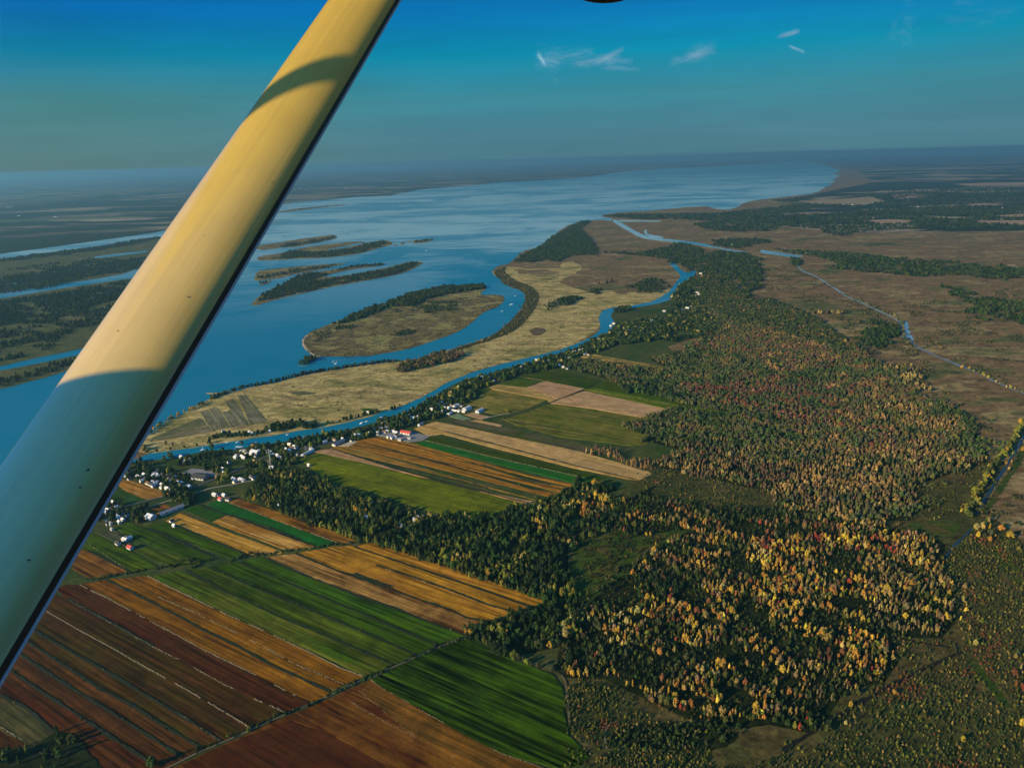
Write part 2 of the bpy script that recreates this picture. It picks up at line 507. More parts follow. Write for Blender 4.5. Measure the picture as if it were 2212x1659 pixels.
ISLES = [
    ("205,1575 250,1545 280,1525 330,1520 345,1535 300,1495 265,1470 245,1440 245,1405 270,1375 330,1340 400,1315 460,1290 540,1260 620,1235 680,1205 760,1175 850,1150 950,1125 1000,1100 1080,1075 1180,1050 1280,1045 1380,1035 1460,1033 1500,1045 1500,1065 1450,1085 1480,1105 1550,1100 1600,1105 1625,1125 1610,1155 1560,1190 1490,1215 1440,1250 1400,1290 1330,1340 1240,1380 1150,1410 1050,1445 950,1475 800,1500 650,1530 500,1545 400,1560 300,1585 230,1588", 'teardrop shaped meadow island in the middle of the river'),
    ("-60,800 -60,765 60,750 150,735 250,720 330,710 400,700 440,693 475,698 487,710 460,725 380,740 300,755 200,780 150,775 100,780 60,790", 'slim wooded island just outside the aircraft strut'),
    ("-60,870 -60,840 100,820 170,800 280,775 400,760 560,742 660,738 680,742 600,755 540,770 400,797 440,798 560,778 700,745 800,730 850,738 865,758 800,775 730,795 600,830 400,850 200,858 60,865", 'long island with a slit of water down its middle'),
    ("868,766 872,758 884,755 890,764 878,770", 'tiny islet nearest the tip of the slit island'),
    ("912,752 930,740 944,748 940,758 920,760", 'tiny islet midway along the string of islets'),
    ("955,738 975,732 986,738 975,744 960,743", 'tiny islet farthest out but one in the string'),
    ("990,740 1010,728 1080,730 1145,722 1110,740 1040,751 1000,750", 'low flat islet at the end of the string'),
    ("-90,1010 -60,940 0,930 150,915 330,900 480,890 565,889 440,912 350,935 200,960 100,990 0,998", 'tapering island pointing at the lake between two side channels'),
    ("-120,1190 -60,1120 0,1085 60,1055 150,1010 250,960 330,950 450,930 600,905 760,888 830,889 760,906 600,927 420,965 360,982 500,976 700,945 850,910 950,882 1030,875 1076,881 1020,915 960,945 870,970 650,1010 430,1050 210,1100 100,1125", 'longest wooded island along the far bank of the river'),
    ("-60,1040 0,1008 45,1003 0,1030", 'short wooded point beside the strut'),
    ("60,538 200,515 380,500 540,486 552,491 400,506 250,526 110,542", 'thin dark spit far out in the pale lake'),
    ("20,620 60,606 130,604 60,612", 'small mud bar by the strut in the pale lake'),
]
isle_polys = []
for k, (txt, lab) in enumerate(ISLES):
    P = ragged(smooth(pts('2: ' + txt), 1), 9, 1.4)
    isle_polys.append(P)
    sheet('island', P, .8, M_ISLE, lab, 'island', .3)
LEFT = [
    ("0: -600,625 0,560 120,545 230,530 338,515 420,505 460,505 380,560 300,580 250,597 100,618 0,632 -600,720", 'marsh island nearest the far shore left of the strut'),
    ("0: -600,735 0,646 130,624 260,605 330,596 420,580 440,600 380,680 300,725 150,760 60,777 0,793 -600,880", 'wooded marsh island in the middle left of the strut'),
    ("0: -600,890 0,802 80,786 150,772 260,748 320,728 300,760 160,795 115,812 60,826 0,842 -600,940", 'narrow wooded island next to the open river at the left'),
]
for txt, lab in LEFT:
    P = ragged(smooth(pts(txt), 1), 14, 2.5)
    isle_polys.append(P)
    sheet('island', P, .8, M_WET, lab, 'island', .3)
sheet('water', smooth(pts("1: 480,1380 560,1365 700,1350 800,1338 780,1350 640,1368 540,1380"), 1), .95, M_WATER, 'thin pool inside the marsh island left of the strut', 'water', .7)
sheet('water', smooth(pts("1: -20,1535 60,1515 160,1508 225,1505 140,1520 60,1530"), 1), .95, M_WATER, 'slender pool among dark trees at the left edge', 'water', .7)
V, F_ = [], []
strip_geo(dense(smooth(pts("2: 345,1532 318,1508 275,1478 250,1440 250,1405 285,1372"), 1, False), 6), 5, .86, V, F_, .5)
link('beach', mesh('beach', V, F_, [M_SHORE]), label='pale sandy edge round the near end of the teardrop island', category='beach', kind='structure')

south = np.concatenate([pts("4: 150,712"), pts(SBANK)[:-4], pts("3: 640,700 700,690 780,690 860,780 800,900 700,960 6: 100,300 300,500 500,700 0,1000 8: 1300,300 1300,1500 1500,1700"), pts("0: 1300,1800 -400,1800 -700,1300 0,1095")])
sheet('meadow', south, .3, M_MEADOW, 'green riverside plain under the village and the strip fields', 'meadow')
sheet('scrub', pts("6: 100,900 740,1190 1560,1180 1900,1020 2100,980 1950,1300 9: 2000,150 2400,400 2500,1800 -200,1800 8: 1250,1700 1400,1500 1290,1100 690,840 1200,600 1350,100"), .27, M_SCRUB, 'dark rough ground between the autumn wood and the painted shade patch', 'scrub', .2)
sheet('scrub', pts("6: 1560,1180 1640,1080 1900,1020 2000,960 2080,980 1900,1290 9: 1880,180 1960,90 2050,120 2300,330 2500,900 2500,1800 -100,1800 -600,1500 -700,1250 -500,1150 0,1300 600,1400 900,1400 1100,1200 1300,700 1200,100"), .3, M_SCRUB, 'rough brown and green scrubland along the ditches', 'scrub')
sheet('meadow', ragged(smooth(pts("9: 1600,110 1750,120 1830,150 1760,230 1600,200 1450,150"), 1), 4, 2.2), .5, M_GLADE, 'bright green grass at the foot of the yellow tree row', 'meadow')
sheet('meadow', ragged(smooth(pts("6: 2230,850 2212,960 2120,1080 2060,1180 1990,1280 1950,1290 2010,1190 2110,1040 2190,900"), 1), 4, 2.2), .5, M_GLADE, 'bright green bank on the far side of the narrow ditch', 'meadow')
sheet('meadow', ragged(smooth(pts("9: 2000,290 2060,270 2150,380 2230,470 2230,560 2120,480 2040,380"), 1), 4, 2.2), .5, M_GLADE, 'green grassy draw through the scrub at the right edge', 'meadow')
sheet('meadow', ragged(smooth(pts("9: 1835,950 1870,940 1960,1050 2040,1150 2130,1260 2100,1300 2010,1190 1910,1060"), 1), 4, 2.2), .5, M_GLADE, 'green grassy strip leading away from the ditch corner', 'meadow')

# ------------------------------------------------------------------ fields
A1 = math.radians(124)
GOLD, BROWN, TAN, PINK = (.42, .20, .014), (.30, .125, .014), (.47, .29, .085), (.43, .26, .125)
DARK, RUST, UMBER = (.058, .022, .005), (.062, .014, .003), (.078, .028, .006)
GREEN, DEEP, BRIGHT, OLIVE, LIME = (.042, .084, .002), (.026, .052, .002), (.012, .115, .014), (.105, .108, .010), (.155, .170, .004)


def mixc(a, b, k):
    return tuple(x * (1 - k) + y * k for x, y in zip(a, b))


NFIELD = [0]


def field(text, c1, c2, label, rows=.52, axis=A1, z=.65, name='field'):
    P = ragged(pts(text), 12, .7)
    NFIELD[0] += 1
    z += NFIELD[0] * .006
    return sheet(name, P, z, M_FIELD, label, 'field', .2, 'structure', axis, tint=c1, tint_worn=c2, row_depth=rows)


field("7: 950,1545 1280,1395 1660,1225 1900,1125 2130,1020 2700,1250 2700,1900 600,1900", mixc(BROWN, UMBER, .6), RUST, 'rusty brown ground between the bottom strips', .3, z=.5)
field("7: -400,700 250,600 460,470 620,440 1990,1040 1280,1375 950,1530 600,1900 -400,1900", UMBER, DARK, 'dark brown ground between the lower left strips', .3, z=.5)
# lower left block: the long strips between the hedge row and the diagonal track
field("7: 160,1190 300,1325 320,1345 190,1420 -100,1250 -200,1080 0,1115", (.10, .075, .025), (.05, .055, .016), 'striped olive brown field in the bottom left corner', .4)
field("7: 50,965 250,1100 500,1260 620,1340 880,1512 1050,1475 980,1530 600,1800 100,1600 320,1345 310,1325 160,1185 0,1105 -300,900", UMBER, RUST, 'dark brown strip nearest the bottom left corner')
field("7: 105,870 300,1000 480,1115 640,1210 830,1330 1045,1468 885,1508 620,1338 500,1257 250,1097 50,962 -200,800", UMBER, DARK, 'umber strip second up from the bottom left corner')
field("7: 145,795 400,960 580,1080 760,1170 960,1300 1148,1412 1048,1466 830,1327 640,1207 480,1112 300,997 105,867", mixc(UMBER, BROWN, .15), DARK, 'umber strip between two black ditches at lower left')
field("7: 185,735 420,870 640,990 870,1130 1060,1240 1268,1372 1150,1410 960,1297 760,1167 580,1077 400,957 145,792", UMBER, mixc(DARK, GREEN, .3), 'brown strip with olive smears at its upper end')
field("7: 250,617 430,722 640,837 860,962 1080,1082 1250,1182 1440,1296 1275,1368 1060,1237 870,1127 640,987 420,867 185,730", DARK, mixc(DARK, DEEP, .35), 'dark strip just below the longest white grass line')
field("7: 300,515 380,557 520,632 680,717 880,832 1080,932 1280,1042 1420,1112 1640,1208 1460,1290 1250,1178 1080,1078 860,958 640,833 430,718 250,612", DARK, mixc(RUST, DEEP, .4), 'dark strip between two broken white grass lines')
field("7: 380,470 460,474 600,544 880,694 1200,864 1490,1004 1700,1114 1790,1150 1650,1206 1420,1108 1280,1038 1080,928 880,828 680,713 520,628 380,550 320,500", mixc(DARK, UMBER, .5), RUST, 'dark red brown strip along the golden fields')
field("7: 480,470 610,448 800,544 1000,644 1200,754 1370,834 1550,934 1895,1092 1885,1140 1800,1145 1700,1108 1490,998 1200,858 880,688 600,538", (.25, .105, .006), (.15, .055, .004), 'golden brown strip beside the dark brown block')
field("7: 610,440 750,436 920,544 1130,639 1300,724 1480,814 1700,934 1975,1046 1910,1088 1550,929 1370,829 1200,749 1000,639 800,539", (.25, .105, .006), (.15, .055, .004), 'golden brown strip between two black ditches')
field("7: 750,430 845,424 1090,546 1300,646 1530,746 1760,856 1960,956 2105,1010 1990,1040 1700,928 1480,808 1300,718 1130,633 920,538", (.25, .105, .006), (.15, .055, .004), 'golden brown strip edged by bright white grass beside the green')
# green block
field("4: 375,1385 580,1350 900,1504 1210,1645 8: 210,1000 240,1020 95,1095 0,1052 4: 950,1645 640,1505 520,1455", GREEN, OLIVE, 'green strip with a white grass edge, lowest of the green block')
field("4: 600,1346 745,1325 1000,1444 1450,1624 8: 150,853 375,950 240,1015 205,994 4: 1210,1636 900,1497", mixc(GREEN, OLIVE, .5), DEEP, 'olive green strip second from the white grass edge')
field("4: 760,1322 925,1296 1280,1444 8: 200,763 360,833 525,890 380,945 150,846 0,786 4: 1450,1616 1000,1436", GREEN, DEEP, 'deep green strip third from the white grass edge')
field("4: 940,1292 1085,1267 1400,1404 1640,1494 8: 0,583 250,663 440,743 685,832 530,885 360,826 200,756 0,677 4: 1280,1436", mixc(GREEN, BRIGHT, .2), GREEN, 'green strip beside the wide tan stubble field')
field("4: 1095,1262 1285,1243 1550,1353 8: 230,533 440,623 600,673 690,723 835,745 690,826 440,737 250,657 0,577 4: 1640,1486 1400,1396", mixc(BROWN, TAN, .45), UMBER, 'tan brown stubble field along the green block')
field("4: 1295,1238 1485,1208 8: 260,438 600,553 830,643 1005,690 850,742 690,717 600,667 440,617 230,527 0,442 4: 1550,1347", GOLD, BROWN, 'golden stubble strip next to the tan field')
field("4: 1490,1202 1640,1190 8: 300,383 700,518 1095,656 1010,686 830,636 600,546 260,431 130,391", GOLD, mixc(GOLD, UMBER, .5), 'golden stubble strip second from the poplar wood')
field("8: 100,250 350,326 700,446 1000,546 1195,614 1105,652 700,511 300,376 0,276", mixc(GOLD, BROWN, .3), BROWN, 'golden stubble strip right under the poplar wood')
# above the hedge row
field("4: 482,1036 570,988 860,1102 1208,1228 1200,1240 1035,1256", mixc(GOLD, TAN, .5), GOLD, 'bright golden field ending at the tree hedge')
field("4: 772,1044 872,1000 1090,1084 1300,1160 1412,1196 1380,1210 1240,1221 1000,1132", mixc(TAN, GOLD, .4), BROWN, 'short tan field in front of the bright green strip')
field("4: 735,935 800,908 860,926 1200,1052 1555,1180 1440,1200 1320,1152 1100,1067 850,992", BRIGHT, mixc(BRIGHT, DEEP, .4), 'vivid green strip behind the small farm', .07)
field("4: 592,966 690,938 848,1000 760,1040", mixc(BRIGHT, GREEN, .4), DEEP, 'small square green field by the long white barn', .07)
field("4: 868,920 940,898 1300,1022 1685,1160 1635,1173 1560,1172 1200,1042", mixc(BROWN, GOLD, .4), UMBER, 'brown strip between vivid green and the wood')
field("4: 372,1068 480,1044 990,1255 900,1275 650,1182", GREEN, DEEP, 'green strip along the shadowed edge of the golden field')
field("4: 168,1080 240,1042 370,1087 500,1135 380,1178 250,1140", DEEP, GREEN, 'green field behind the white farmstead')
field("4: 372,1186 510,1142 780,1262 670,1296 520,1240", GREEN, DEEP, 'green strip ending in bushes right of the farmstead')
field("4: 285,1226 360,1196 640,1292 540,1326 400,1280", mixc(GREEN, OLIVE, .6), DEEP, 'dull olive strip below the farmstead')
field("4: -60,1110 60,1132 280,1228 435,1322 270,1356 0,1222 -100,1180", mixc(GREEN, LIME, .2), DEEP, 'green strip left of the farmstead with a yellow grass edge')
field("4: 40,1105 150,1085 270,1180 220,1190 130,1150", (.10, .09, .05), (.05, .06, .02), 'drab grey plot left of the farmstead')
field("4: -100,1195 0,1228 258,1358 150,1366 0,1292 -100,1240", BROWN, UMBER, 'brown strip beside the strut above the hedge row')
field("4: -100,1250 0,1298 140,1370 100,1385 0,1390 -100,1340", mixc(BROWN, UMBER, .5), UMBER, 'small dark brown wedge beside the strut')
field("10: 285,580 345,545 440,560 850,690 850,720 670,770 450,700", mixc(BROWN, TAN, .3), BROWN, 'brown field below the rows of white houses')
field("10: 180,720 240,640 430,690 660,775 500,820 330,860 210,800", (.03, .085, .02), DEEP, 'dark green plot beside the strut under the brown field', .08)
field("10: 600,850 780,790 895,850 840,900 700,930", BROWN, UMBER, 'small red brown field crossed by tree shadows')
# middle block
field("11: 250,500 310,517 800,642 970,684 1400,794 1790,894 2212,996 5: 1165,1220 950,1278 800,1320 560,1275 280,1195 90,1125 4: 1480,790 1380,700 1320,650", LIME, mixc(OLIVE, GREEN, .5), 'large lime green field fringed by long tree shadows', .14)
field("11: 240,478 330,466 960,664 1800,880 2212,955 5: 1268,1205 1190,1226 700,1090 4: 1400,605", PINK, mixc(PINK, BROWN, .5), 'narrow pinkish stubble strip beside the lime field', .25)
for k, (a, b, c, lab) in enumerate([
        ("11: 330,462 420,425 900,560 1500,740 2212,935 5: 1330,1175 1268,1202 1100,1157", mixc(BROWN, TAN, .2), OLIVE, 'brown strip lined with dark bushes next to the pinkish one'),
        ("11: 430,423 560,395 1100,540 1700,700 2212,850 5: 1420,1150 1335,1172", BROWN, mixc(BROWN, OLIVE, .3), 'russet brown strip second from the pinkish one'),
        ("11: 570,393 690,370 1250,510 1800,650 2212,780 5: 1470,1105 1425,1147", mixc(BROWN, GOLD, .3), BROWN, 'russet brown strip third from the pinkish one'),
        ("11: 700,368 770,358 1120,425 1750,596 2212,725 5: 1480,1082 1468,1100", mixc(GOLD, BROWN, .5), BROWN, 'orange brown strip along the vivid green one')]):
    field(a, b, c, lab, .2)
field("5: 412,810 470,788 900,893 1640,1058 1500,1077 1200,1002 880,923", BRIGHT, mixc(BRIGHT, GREEN, .4), 'vivid green strip starting at the red roofed barn', .07)
field("5: 482,784 525,760 900,842 1500,988 1690,1040 1645,1056 1200,957 900,887", DEEP, mixc(DEEP, OLIVE, .3), 'dark green strip between vivid green and tan', .1)
field("5: 405,705 470,682 680,745 1000,826 1500,960 1930,1058 1860,1050 1500,975 940,834 600,742 500,755", mixc(TAN, BROWN, .25), TAN, 'tan stubble strip under the black ditch line', .2)
field("5: 475,680 550,657 870,722 1565,870 2000,998 2018,1016 1935,1056 1500,955 1000,820 680,740", TAN, mixc(TAN, PINK, .5), 'long tan stubble strip reaching the wood edge', .2)
field("5: 645,655 770,645 1000,692 1400,782 1650,832 1570,866 1000,742", mixc(DEEP, OLIVE, .5), (.10, .075, .05), 'drab olive strip above the long tan stubble', .12)
field("5: 745,610 800,596 922,626 865,645", mixc(PINK, BROWN, .3), PINK, 'small pinkish plot in front of the white tunnels', .1)
field("5: 640,622 700,602 795,640 740,648", (.20, .26, .14), (.14, .20, .10), 'small pale green plot near the white tunnels', .08)
field("5: 775,652 832,646 1005,682 985,694", PINK, TAN, 'small pink plot below the dirt yard', .1)
field("5: 735,545 930,440 1310,512 1175,570 1050,600 1000,612 870,590", mixc(OLIVE, GREEN, .5), mixc(OLIVE, TAN, .4), 'olive field right behind the white tunnels', .25)
field("5: 1010,642 1170,590 1320,537 1640,577 2000,640 1845,700 2000,742 1990,812 1880,822 1400,762 1100,682", mixc(OLIVE, GREEN, .6), mixc(OLIVE, TAN, .2), 'large olive green field with faint dark lines', .2)
field("5: 912,425 970,406 1170,428 1370,508 1320,530 1310,508 940,438", TAN, mixc(TAN, OLIVE, .5), 'tan plot at the head of the pink field', .25)
field("5: 1172,424 1290,382 1560,437 1540,448 1375,507", mixc(PINK, BROWN, .4), PINK, 'pink brown stubble field with pale stripes', .25)
field("5: 1325,532 1385,510 1560,450 2118,570 2080,602 1960,630 1640,573", PINK, mixc(TAN, PINK, .5), 'pinkish striped field running into the wood', .28)
field("5: 1562,440 1615,430 2212,548 6: 470,690 470,715 5: 2212,570 2120,568", LIME, GREEN, 'bright green lane cut into the forest', .15)
field("5: 985,402 1090,370 1250,384 1170,423 1000,404", GREEN, mixc(GREEN, OLIVE, .5), 'small green plot beside the pink brown field', .12)
field("5: 1150,356 1250,322 1400,310 1680,382 1565,434 1290,379", mixc(DEEP, OLIVE, .35), DEEP, 'dark green field under the riverside trees', .1)
field("5: 1690,384 1760,386 2212,478 2212,545 1620,428", mixc(DEEP, OLIVE, .3), GREEN, 'dark green meadow between two tree strips', .1)
field("5: 1520,215 1620,200 2100,285 2095,305 1800,265", TAN, OLIVE, 'narrow tan field between the upper tree strips', .12)
field("3: 380,948 430,940 530,958 500,972 420,965", LIME, OLIVE, 'small yellow green clearing right of the river bend', .1)
field("3: 560,960 700,966 680,985 590,980", LIME, OLIVE, 'small yellow green clearing at the forest edge', .1)
field("3: 490,912 620,912 740,935 720,942 560,925", mixc(TAN, OLIVE, .5), OLIVE, 'thin tan field among the upper tree strips', .1)
field("3: 690,780 730,768 790,778 740,800 690,805", mixc(GREEN, OLIVE, .5), GREEN, 'small green lawn behind the riverside houses', .1)
# plots on the spit
field("4: 395,520 690,395 720,420 735,440 470,510 380,545", (.19, .17, .075), (.10, .11, .04), 'grey green plot near the point of the spit', .3, math.radians(70))
field("4: 480,508 740,444 765,480 640,505 400,545", (.22, .17, .09), (.12, .12, .05), 'drab striped plot behind the point of the spit', .3, math.radians(70))
for a, lab in (("690,358 740,345 810,465 775,480", 'leftmost of the grey strip plots on the spit'), ("745,342 795,328 880,455 815,464", 'second of the grey strip plots on the spit'),
               ("830,360 880,350 950,445 890,455", 'third grey strip plot on the spit, set back from the shore'), ("845,300 900,275 1000,440 955,445 885,345", 'fourth and longest of the grey strip plots on the spit'),
               ("930,255 975,250 1110,412 1060,432 1005,440", 'grey strip plot on the spit beside the tan reeds')):
    field('4: ' + a, (.21, .185, .105), (.12, .115, .05), lab, .3, math.radians(150))
field("4: 1240,235 1330,230 1420,238 1400,248 1300,255", (.14, .13, .05), (.10, .11, .04), 'dark patch of damp reeds in the tan marsh', .1, z=.7, name='marsh')
field("4: 1690,340 1740,335 1800,345 1730,365", (.05, .10, .03), GREEN, 'small green garden plot on the inner bank of the spit', .05)
field("2: 1790,1350 1830,1325 1890,1330 1905,1350 1870,1375 1820,1380", (.14, .095, .055), (.10, .08, .04), 'dark brown patch in the tan reeds', .1, z=.7, name='marsh')
# lake side fields
field("12: 975,212 1150,205 1370,188 1450,213 1330,235 1080,228", (.36, .24, .13), (.22, .20, .10), 'broad tan field near the end of the lake', .1, z=.5)
field("12: 1485,175 1560,170 1700,180 1640,195 1500,205", (.34, .21, .14), (.26, .16, .1), 'pinkish far field with one white speck in it', .1, z=.5)
field("12: 985,285 1130,272 1140,280 1040,288", (.34, .25, .14), (.26, .2, .1), 'small tan clearing in the lakeside woods', .1, z=.5)
field("12: 1330,318 1480,312 1620,318 1560,335 1440,342 1370,330", (.38, .25, .15), (.3, .2, .12), 'tan clearing right of the lakeside woods', .1, z=.5)
field("12: 1930,320 2212,318 2400,325 2212,342 1980,335", (.38, .25, .15), (.3, .2, .12), 'long tan field by the right edge below the far houses', .1, z=.5)
field("12: 1895,232 1960,225 2090,228 2110,238 1920,240", (.36, .24, .15), (.28, .2, .12), 'thin tan field among the far right woods', .1, z=.5)
field("12: 1630,290 1780,298 1940,302 1930,310 1720,303", (.30, .26, .14), (.2, .2, .1), 'thin yellowish field in the far woods', .1, z=.5)
field("12: 1830,118 2000,112 2300,108 2300,125 1900,128", (.36, .24, .16), (.28, .2, .12), 'pale band of field under the far right horizon', .1, z=.5)
field("12: 2040,292 2212,282 2400,285 2212,303 2080,304", (.36, .24, .14), (.3, .2, .1), 'tan field by the right edge with a white farm', .1, z=.5)
field("12: 2110,565 2150,558 2200,580 2130,582", (.36, .26, .16), (.3, .2, .1), 'tan plot beside the straight village canal', .1, z=.5)
field("12: 1450,258 1540,253 1550,262 1470,265", (.34, .24, .14), (.3, .2, .1), 'tiny tan clearing among the far woods', .1, z=.5)
field("12: 1600,148 1860,146 1840,160 1640,160", (.26, .19, .13), (.2, .16, .1), 'dull far field behind the pinkish one', .1, z=.5)
CLEARINGS = ["6: -20,1060 60,1052 300,1092 700,1182 712,1210 640,1262 500,1240 0,1120", "8: 1470,230 1560,190 1640,178 1700,228 1850,208 2100,168 1960,235 1850,290 1790,330 1720,395 1620,425 1560,355 1500,300",
             "8: 1560,1370 1600,1335 2000,1370 2212,1400 2212,1480 1640,1500 1570,1470", "5: 2000,822 2212,832 2212,860 2100,850 1990,890 1960,900 1800,860 1700,850"]
sheet('meadow', ragged(pts("6: -60,1020 60,1020 300,1075 720,1165 760,1215 680,1290 480,1270 200,1200 -60,1140 -150,1080"), 6, 2), .6, M_SCRUB, 'drab rough field between the forest and the poplar wood', 'meadow')
sheet('meadow', ragged(pts("8: 1400,250 1500,190 1640,160 1760,200 1900,190 2120,150 1980,250 1860,310 1800,400 1700,450 1600,480 1500,600 1400,620 1350,480 1360,330"), 5, 2.5), .6, M_GLADE, 'green and rust glade opening inside the autumn wood', 'meadow')
sheet('field', ragged(smooth(pts("8: 1580,1470 1650,1400 1760,1375 1900,1380 2000,1365 2212,1395 2400,1440 2360,1500 2250,1540 2000,1545 1850,1530 1700,1520"), 1), 4, 1.5), .6, M_WOODLAND, 'black patch of painted tree shade below the golden tree row', 'shade patch')  # black sheet laid where tree shadow falls, the shade put into its colour
field("8: 690,850 715,868 1000,990 1230,1070 1290,1150 1310,1230 1300,1300 1330,1450 1440,1560 1460,1590 1400,1640 1250,1653 900,1560 580,1390 160,1150 105,1105 410,960", (.036, .076, .002), (.016, .036, .001), 'striped dark green field ending at the autumn wood', .95)
field("8: 100,1112 160,1155 580,1395 900,1565 1300,1700 900,1800 620,1660 300,1400 30,1180", mixc(BROWN, UMBER, .4), mixc(UMBER, DEEP, .3), 'rusty brown strip along the striped dark green field', .3)
field("8: 20,1175 300,1400 620,1665 700,1800 0,1700 -150,1400 -20,1250 -90,1190", mixc(BROWN, UMBER, .5), RUST, 'orange brown strip lined with white grass at the bottom', .25)
field("7: 1690,1260 1880,1185 2212,1370 2212,1500 1900,1330", mixc(BROWN, UMBER, .6), RUST, 'rust brown strip meeting the diagonal track', .25)
field("7: 1470,1330 1660,1260 1900,1335 2212,1510 2300,1800 1200,1800 1050,1510 1280,1400", mixc(UMBER, RUST, .4), RUST, 'dark red brown field under the diagonal track', .2)

# ------------------------------------------------------------------ tree shapes (unit height, standing on 0)
def lump(bm, c, r, sub, jit, rs):
    res = bmesh.ops.create_icosphere(bm, subdivisions=sub, radius=1.0)
    for v in res['verts']:
        k = 1 + rs.uniform(-jit, jit)
        v.co = Vector((c[0] + v.co.x * r[0] * k, c[1] + v.co.y * r[1] * k, c[2] + v.co.z * r[2] * k))


def crown_mesh(name, seed, wid, base, lobes, leaves, leaf, sub=1, top=.5):
    rs = random.Random(seed)
    bm = bmesh.new()
    cs = []
    for i in range(lobes):
        h = base + (1 - base) * (i + .5) / lobes * .92
        f = math.sin(math.pi * min(1, max(.12, ((h - base) / (1 - base)) ** top))) ** .7
        n = 1 if wid < .2 else (3 if f > .75 else 2)
        for q in range(n):
            a = rs.uniform(0, 6.28)
            d = wid * f * rs.uniform(.25, .62) if n > 1 else wid * .15
            r = wid * f * rs.uniform(.42, .62) if n > 1 else wid * f * .8
            c = (math.cos(a) * d, math.sin(a) * d, h + rs.uniform(-.04, .04))
            rr = (r, r, max(r * rs.uniform(.75, 1.0), (1 - base) / lobes * .7))
            cs.append((c, rr))
            lump(bm, c, (rr[0] * .8, rr[1] * .8, rr[2] * .8), sub, .22, rs)
    for _ in range(leaves):
        c, rr = rs.choice(cs)
        u, t = rs.uniform(-1, 1), rs.uniform(0, 6.28)
        s = math.sqrt(1 - u * u)
        nrm = Vector((s * math.cos(t), s * math.sin(t), u))
        k = rs.uniform(.82, 1.12)
        p = Vector((c[0] + nrm.x * rr[0] * k, c[1] + nrm.y * rr[1] * k, c[2] + nrm.z * rr[2] * k))
        n2 = (nrm + Vector((rs.uniform(-.7, .7), rs.uniform(-.7, .7), rs.uniform(-.5, .7)))).normalized()
        ax = n2.orthogonal().normalized()
        ax.rotate(Matrix.Rotation(rs.uniform(0, 6.28), 3, n2))
        ay = n2.cross(ax)
        q = leaf * rs.uniform(.6, 1.35)
        vs = [bm.verts.new(p + ax * q * x + ay * q * y) for x, y in ((-1, -.3), (.1, -.8), (1, .2), (-.1, .8))]
        bm.faces.new(vs)
    me = bpy.data.meshes.new(name)
    bm.to_mesh(me)
    bm.free()
    me.materials.append(M_CROWN)
    return me


def trunk_mesh(name, seed, base, thick, limbs, reach):
    rs = random.Random(seed)
    bm = bmesh.new()

    def tube(p0, p1, r0, r1):
        d = (p1 - p0).normalized()
        u = d.orthogonal().normalized()
        w = d.cross(u)
        ring = []
        for p, r in ((p0, r0), (p1, r1)):
            ring.append([bm.verts.new(p + (u * math.cos(k * 1.2566) + w * math.sin(k * 1.2566)) * r) for k in range(5)])
        for k in range(5):
            bm.faces.new((ring[0][k], ring[0][(k + 1) % 5], ring[1][(k + 1) % 5], ring[1][k]))
    top = Vector((rs.uniform(-.02, .02), rs.uniform(-.02, .02), base + .30))
    tube(Vector((0, 0, -.02)), top * .6, thick, thick * .8)
    tube(top * .6, top, thick * .8, thick * .45)
    for i in range(limbs):
        a = rs.uniform(0, 6.28)
        z0 = top * rs.uniform(.5, .95)
        tube(z0, z0 + Vector((math.cos(a) * reach, math.sin(a) * reach, rs.uniform(.15, .35))), thick * .4, thick * .12)
    me = bpy.data.meshes.new(name)
    bm.to_mesh(me)
    bm.free()
    me.materials.append(M_BARK)
    return me


#        name            wid  base lobes leaves leaf  trunk(thick, limbs, reach)
SHAPES = {'round': (.40, .16, 4, 300, .050, .024, 4, .2), 'tall': (.20, .10, 6, 260, .042, .016, 3, .1),
          'broad': (.52, .20, 4, 340, .056, .03, 5, .28), 'thin': (.17, .38, 4, 120, .040, .014, 5, .12), 'bush': (.60, .0, 2, 130, .09, .03, 2, .2)}
KINDS, PROTO = list(SHAPES), {}
PC = bpy.data.collections.new('tree_patterns')
idx = 0
for kd, (w, b, lo, nl, ls, th, lm, rc) in SHAPES.items():
    PROTO[kd] = []
    for v in range(4):
        c = crown_mesh('crown', 100 + idx, w, b, lo, nl, ls)
        tr = trunk_mesh('trunk', 300 + idx, b, th, lm, rc)
        cf = crown_mesh('crown', 100 + idx, w, b, lo, int(nl * .4), ls * 1.5)
        bm = bmesh.new()
        bm.from_mesh(cf)
        n0 = len(bm.faces)
        bm.from_mesh(tr)
        bm.faces.ensure_lookup_table()
        for f in bm.faces[n0:]:
            f.material_index = 1
        me = bpy.data.meshes.new('tree_pattern')
        bm.to_mesh(me)
        bm.free()
        me.materials.append(M_CROWN)
        me.materials.append(M_BARK)
        o = bpy.data.objects.new('tree_pattern_%02d' % idx, me)
        PC.objects.link(o)
        PROTO[kd].append((idx, c, tr))
        idx += 1


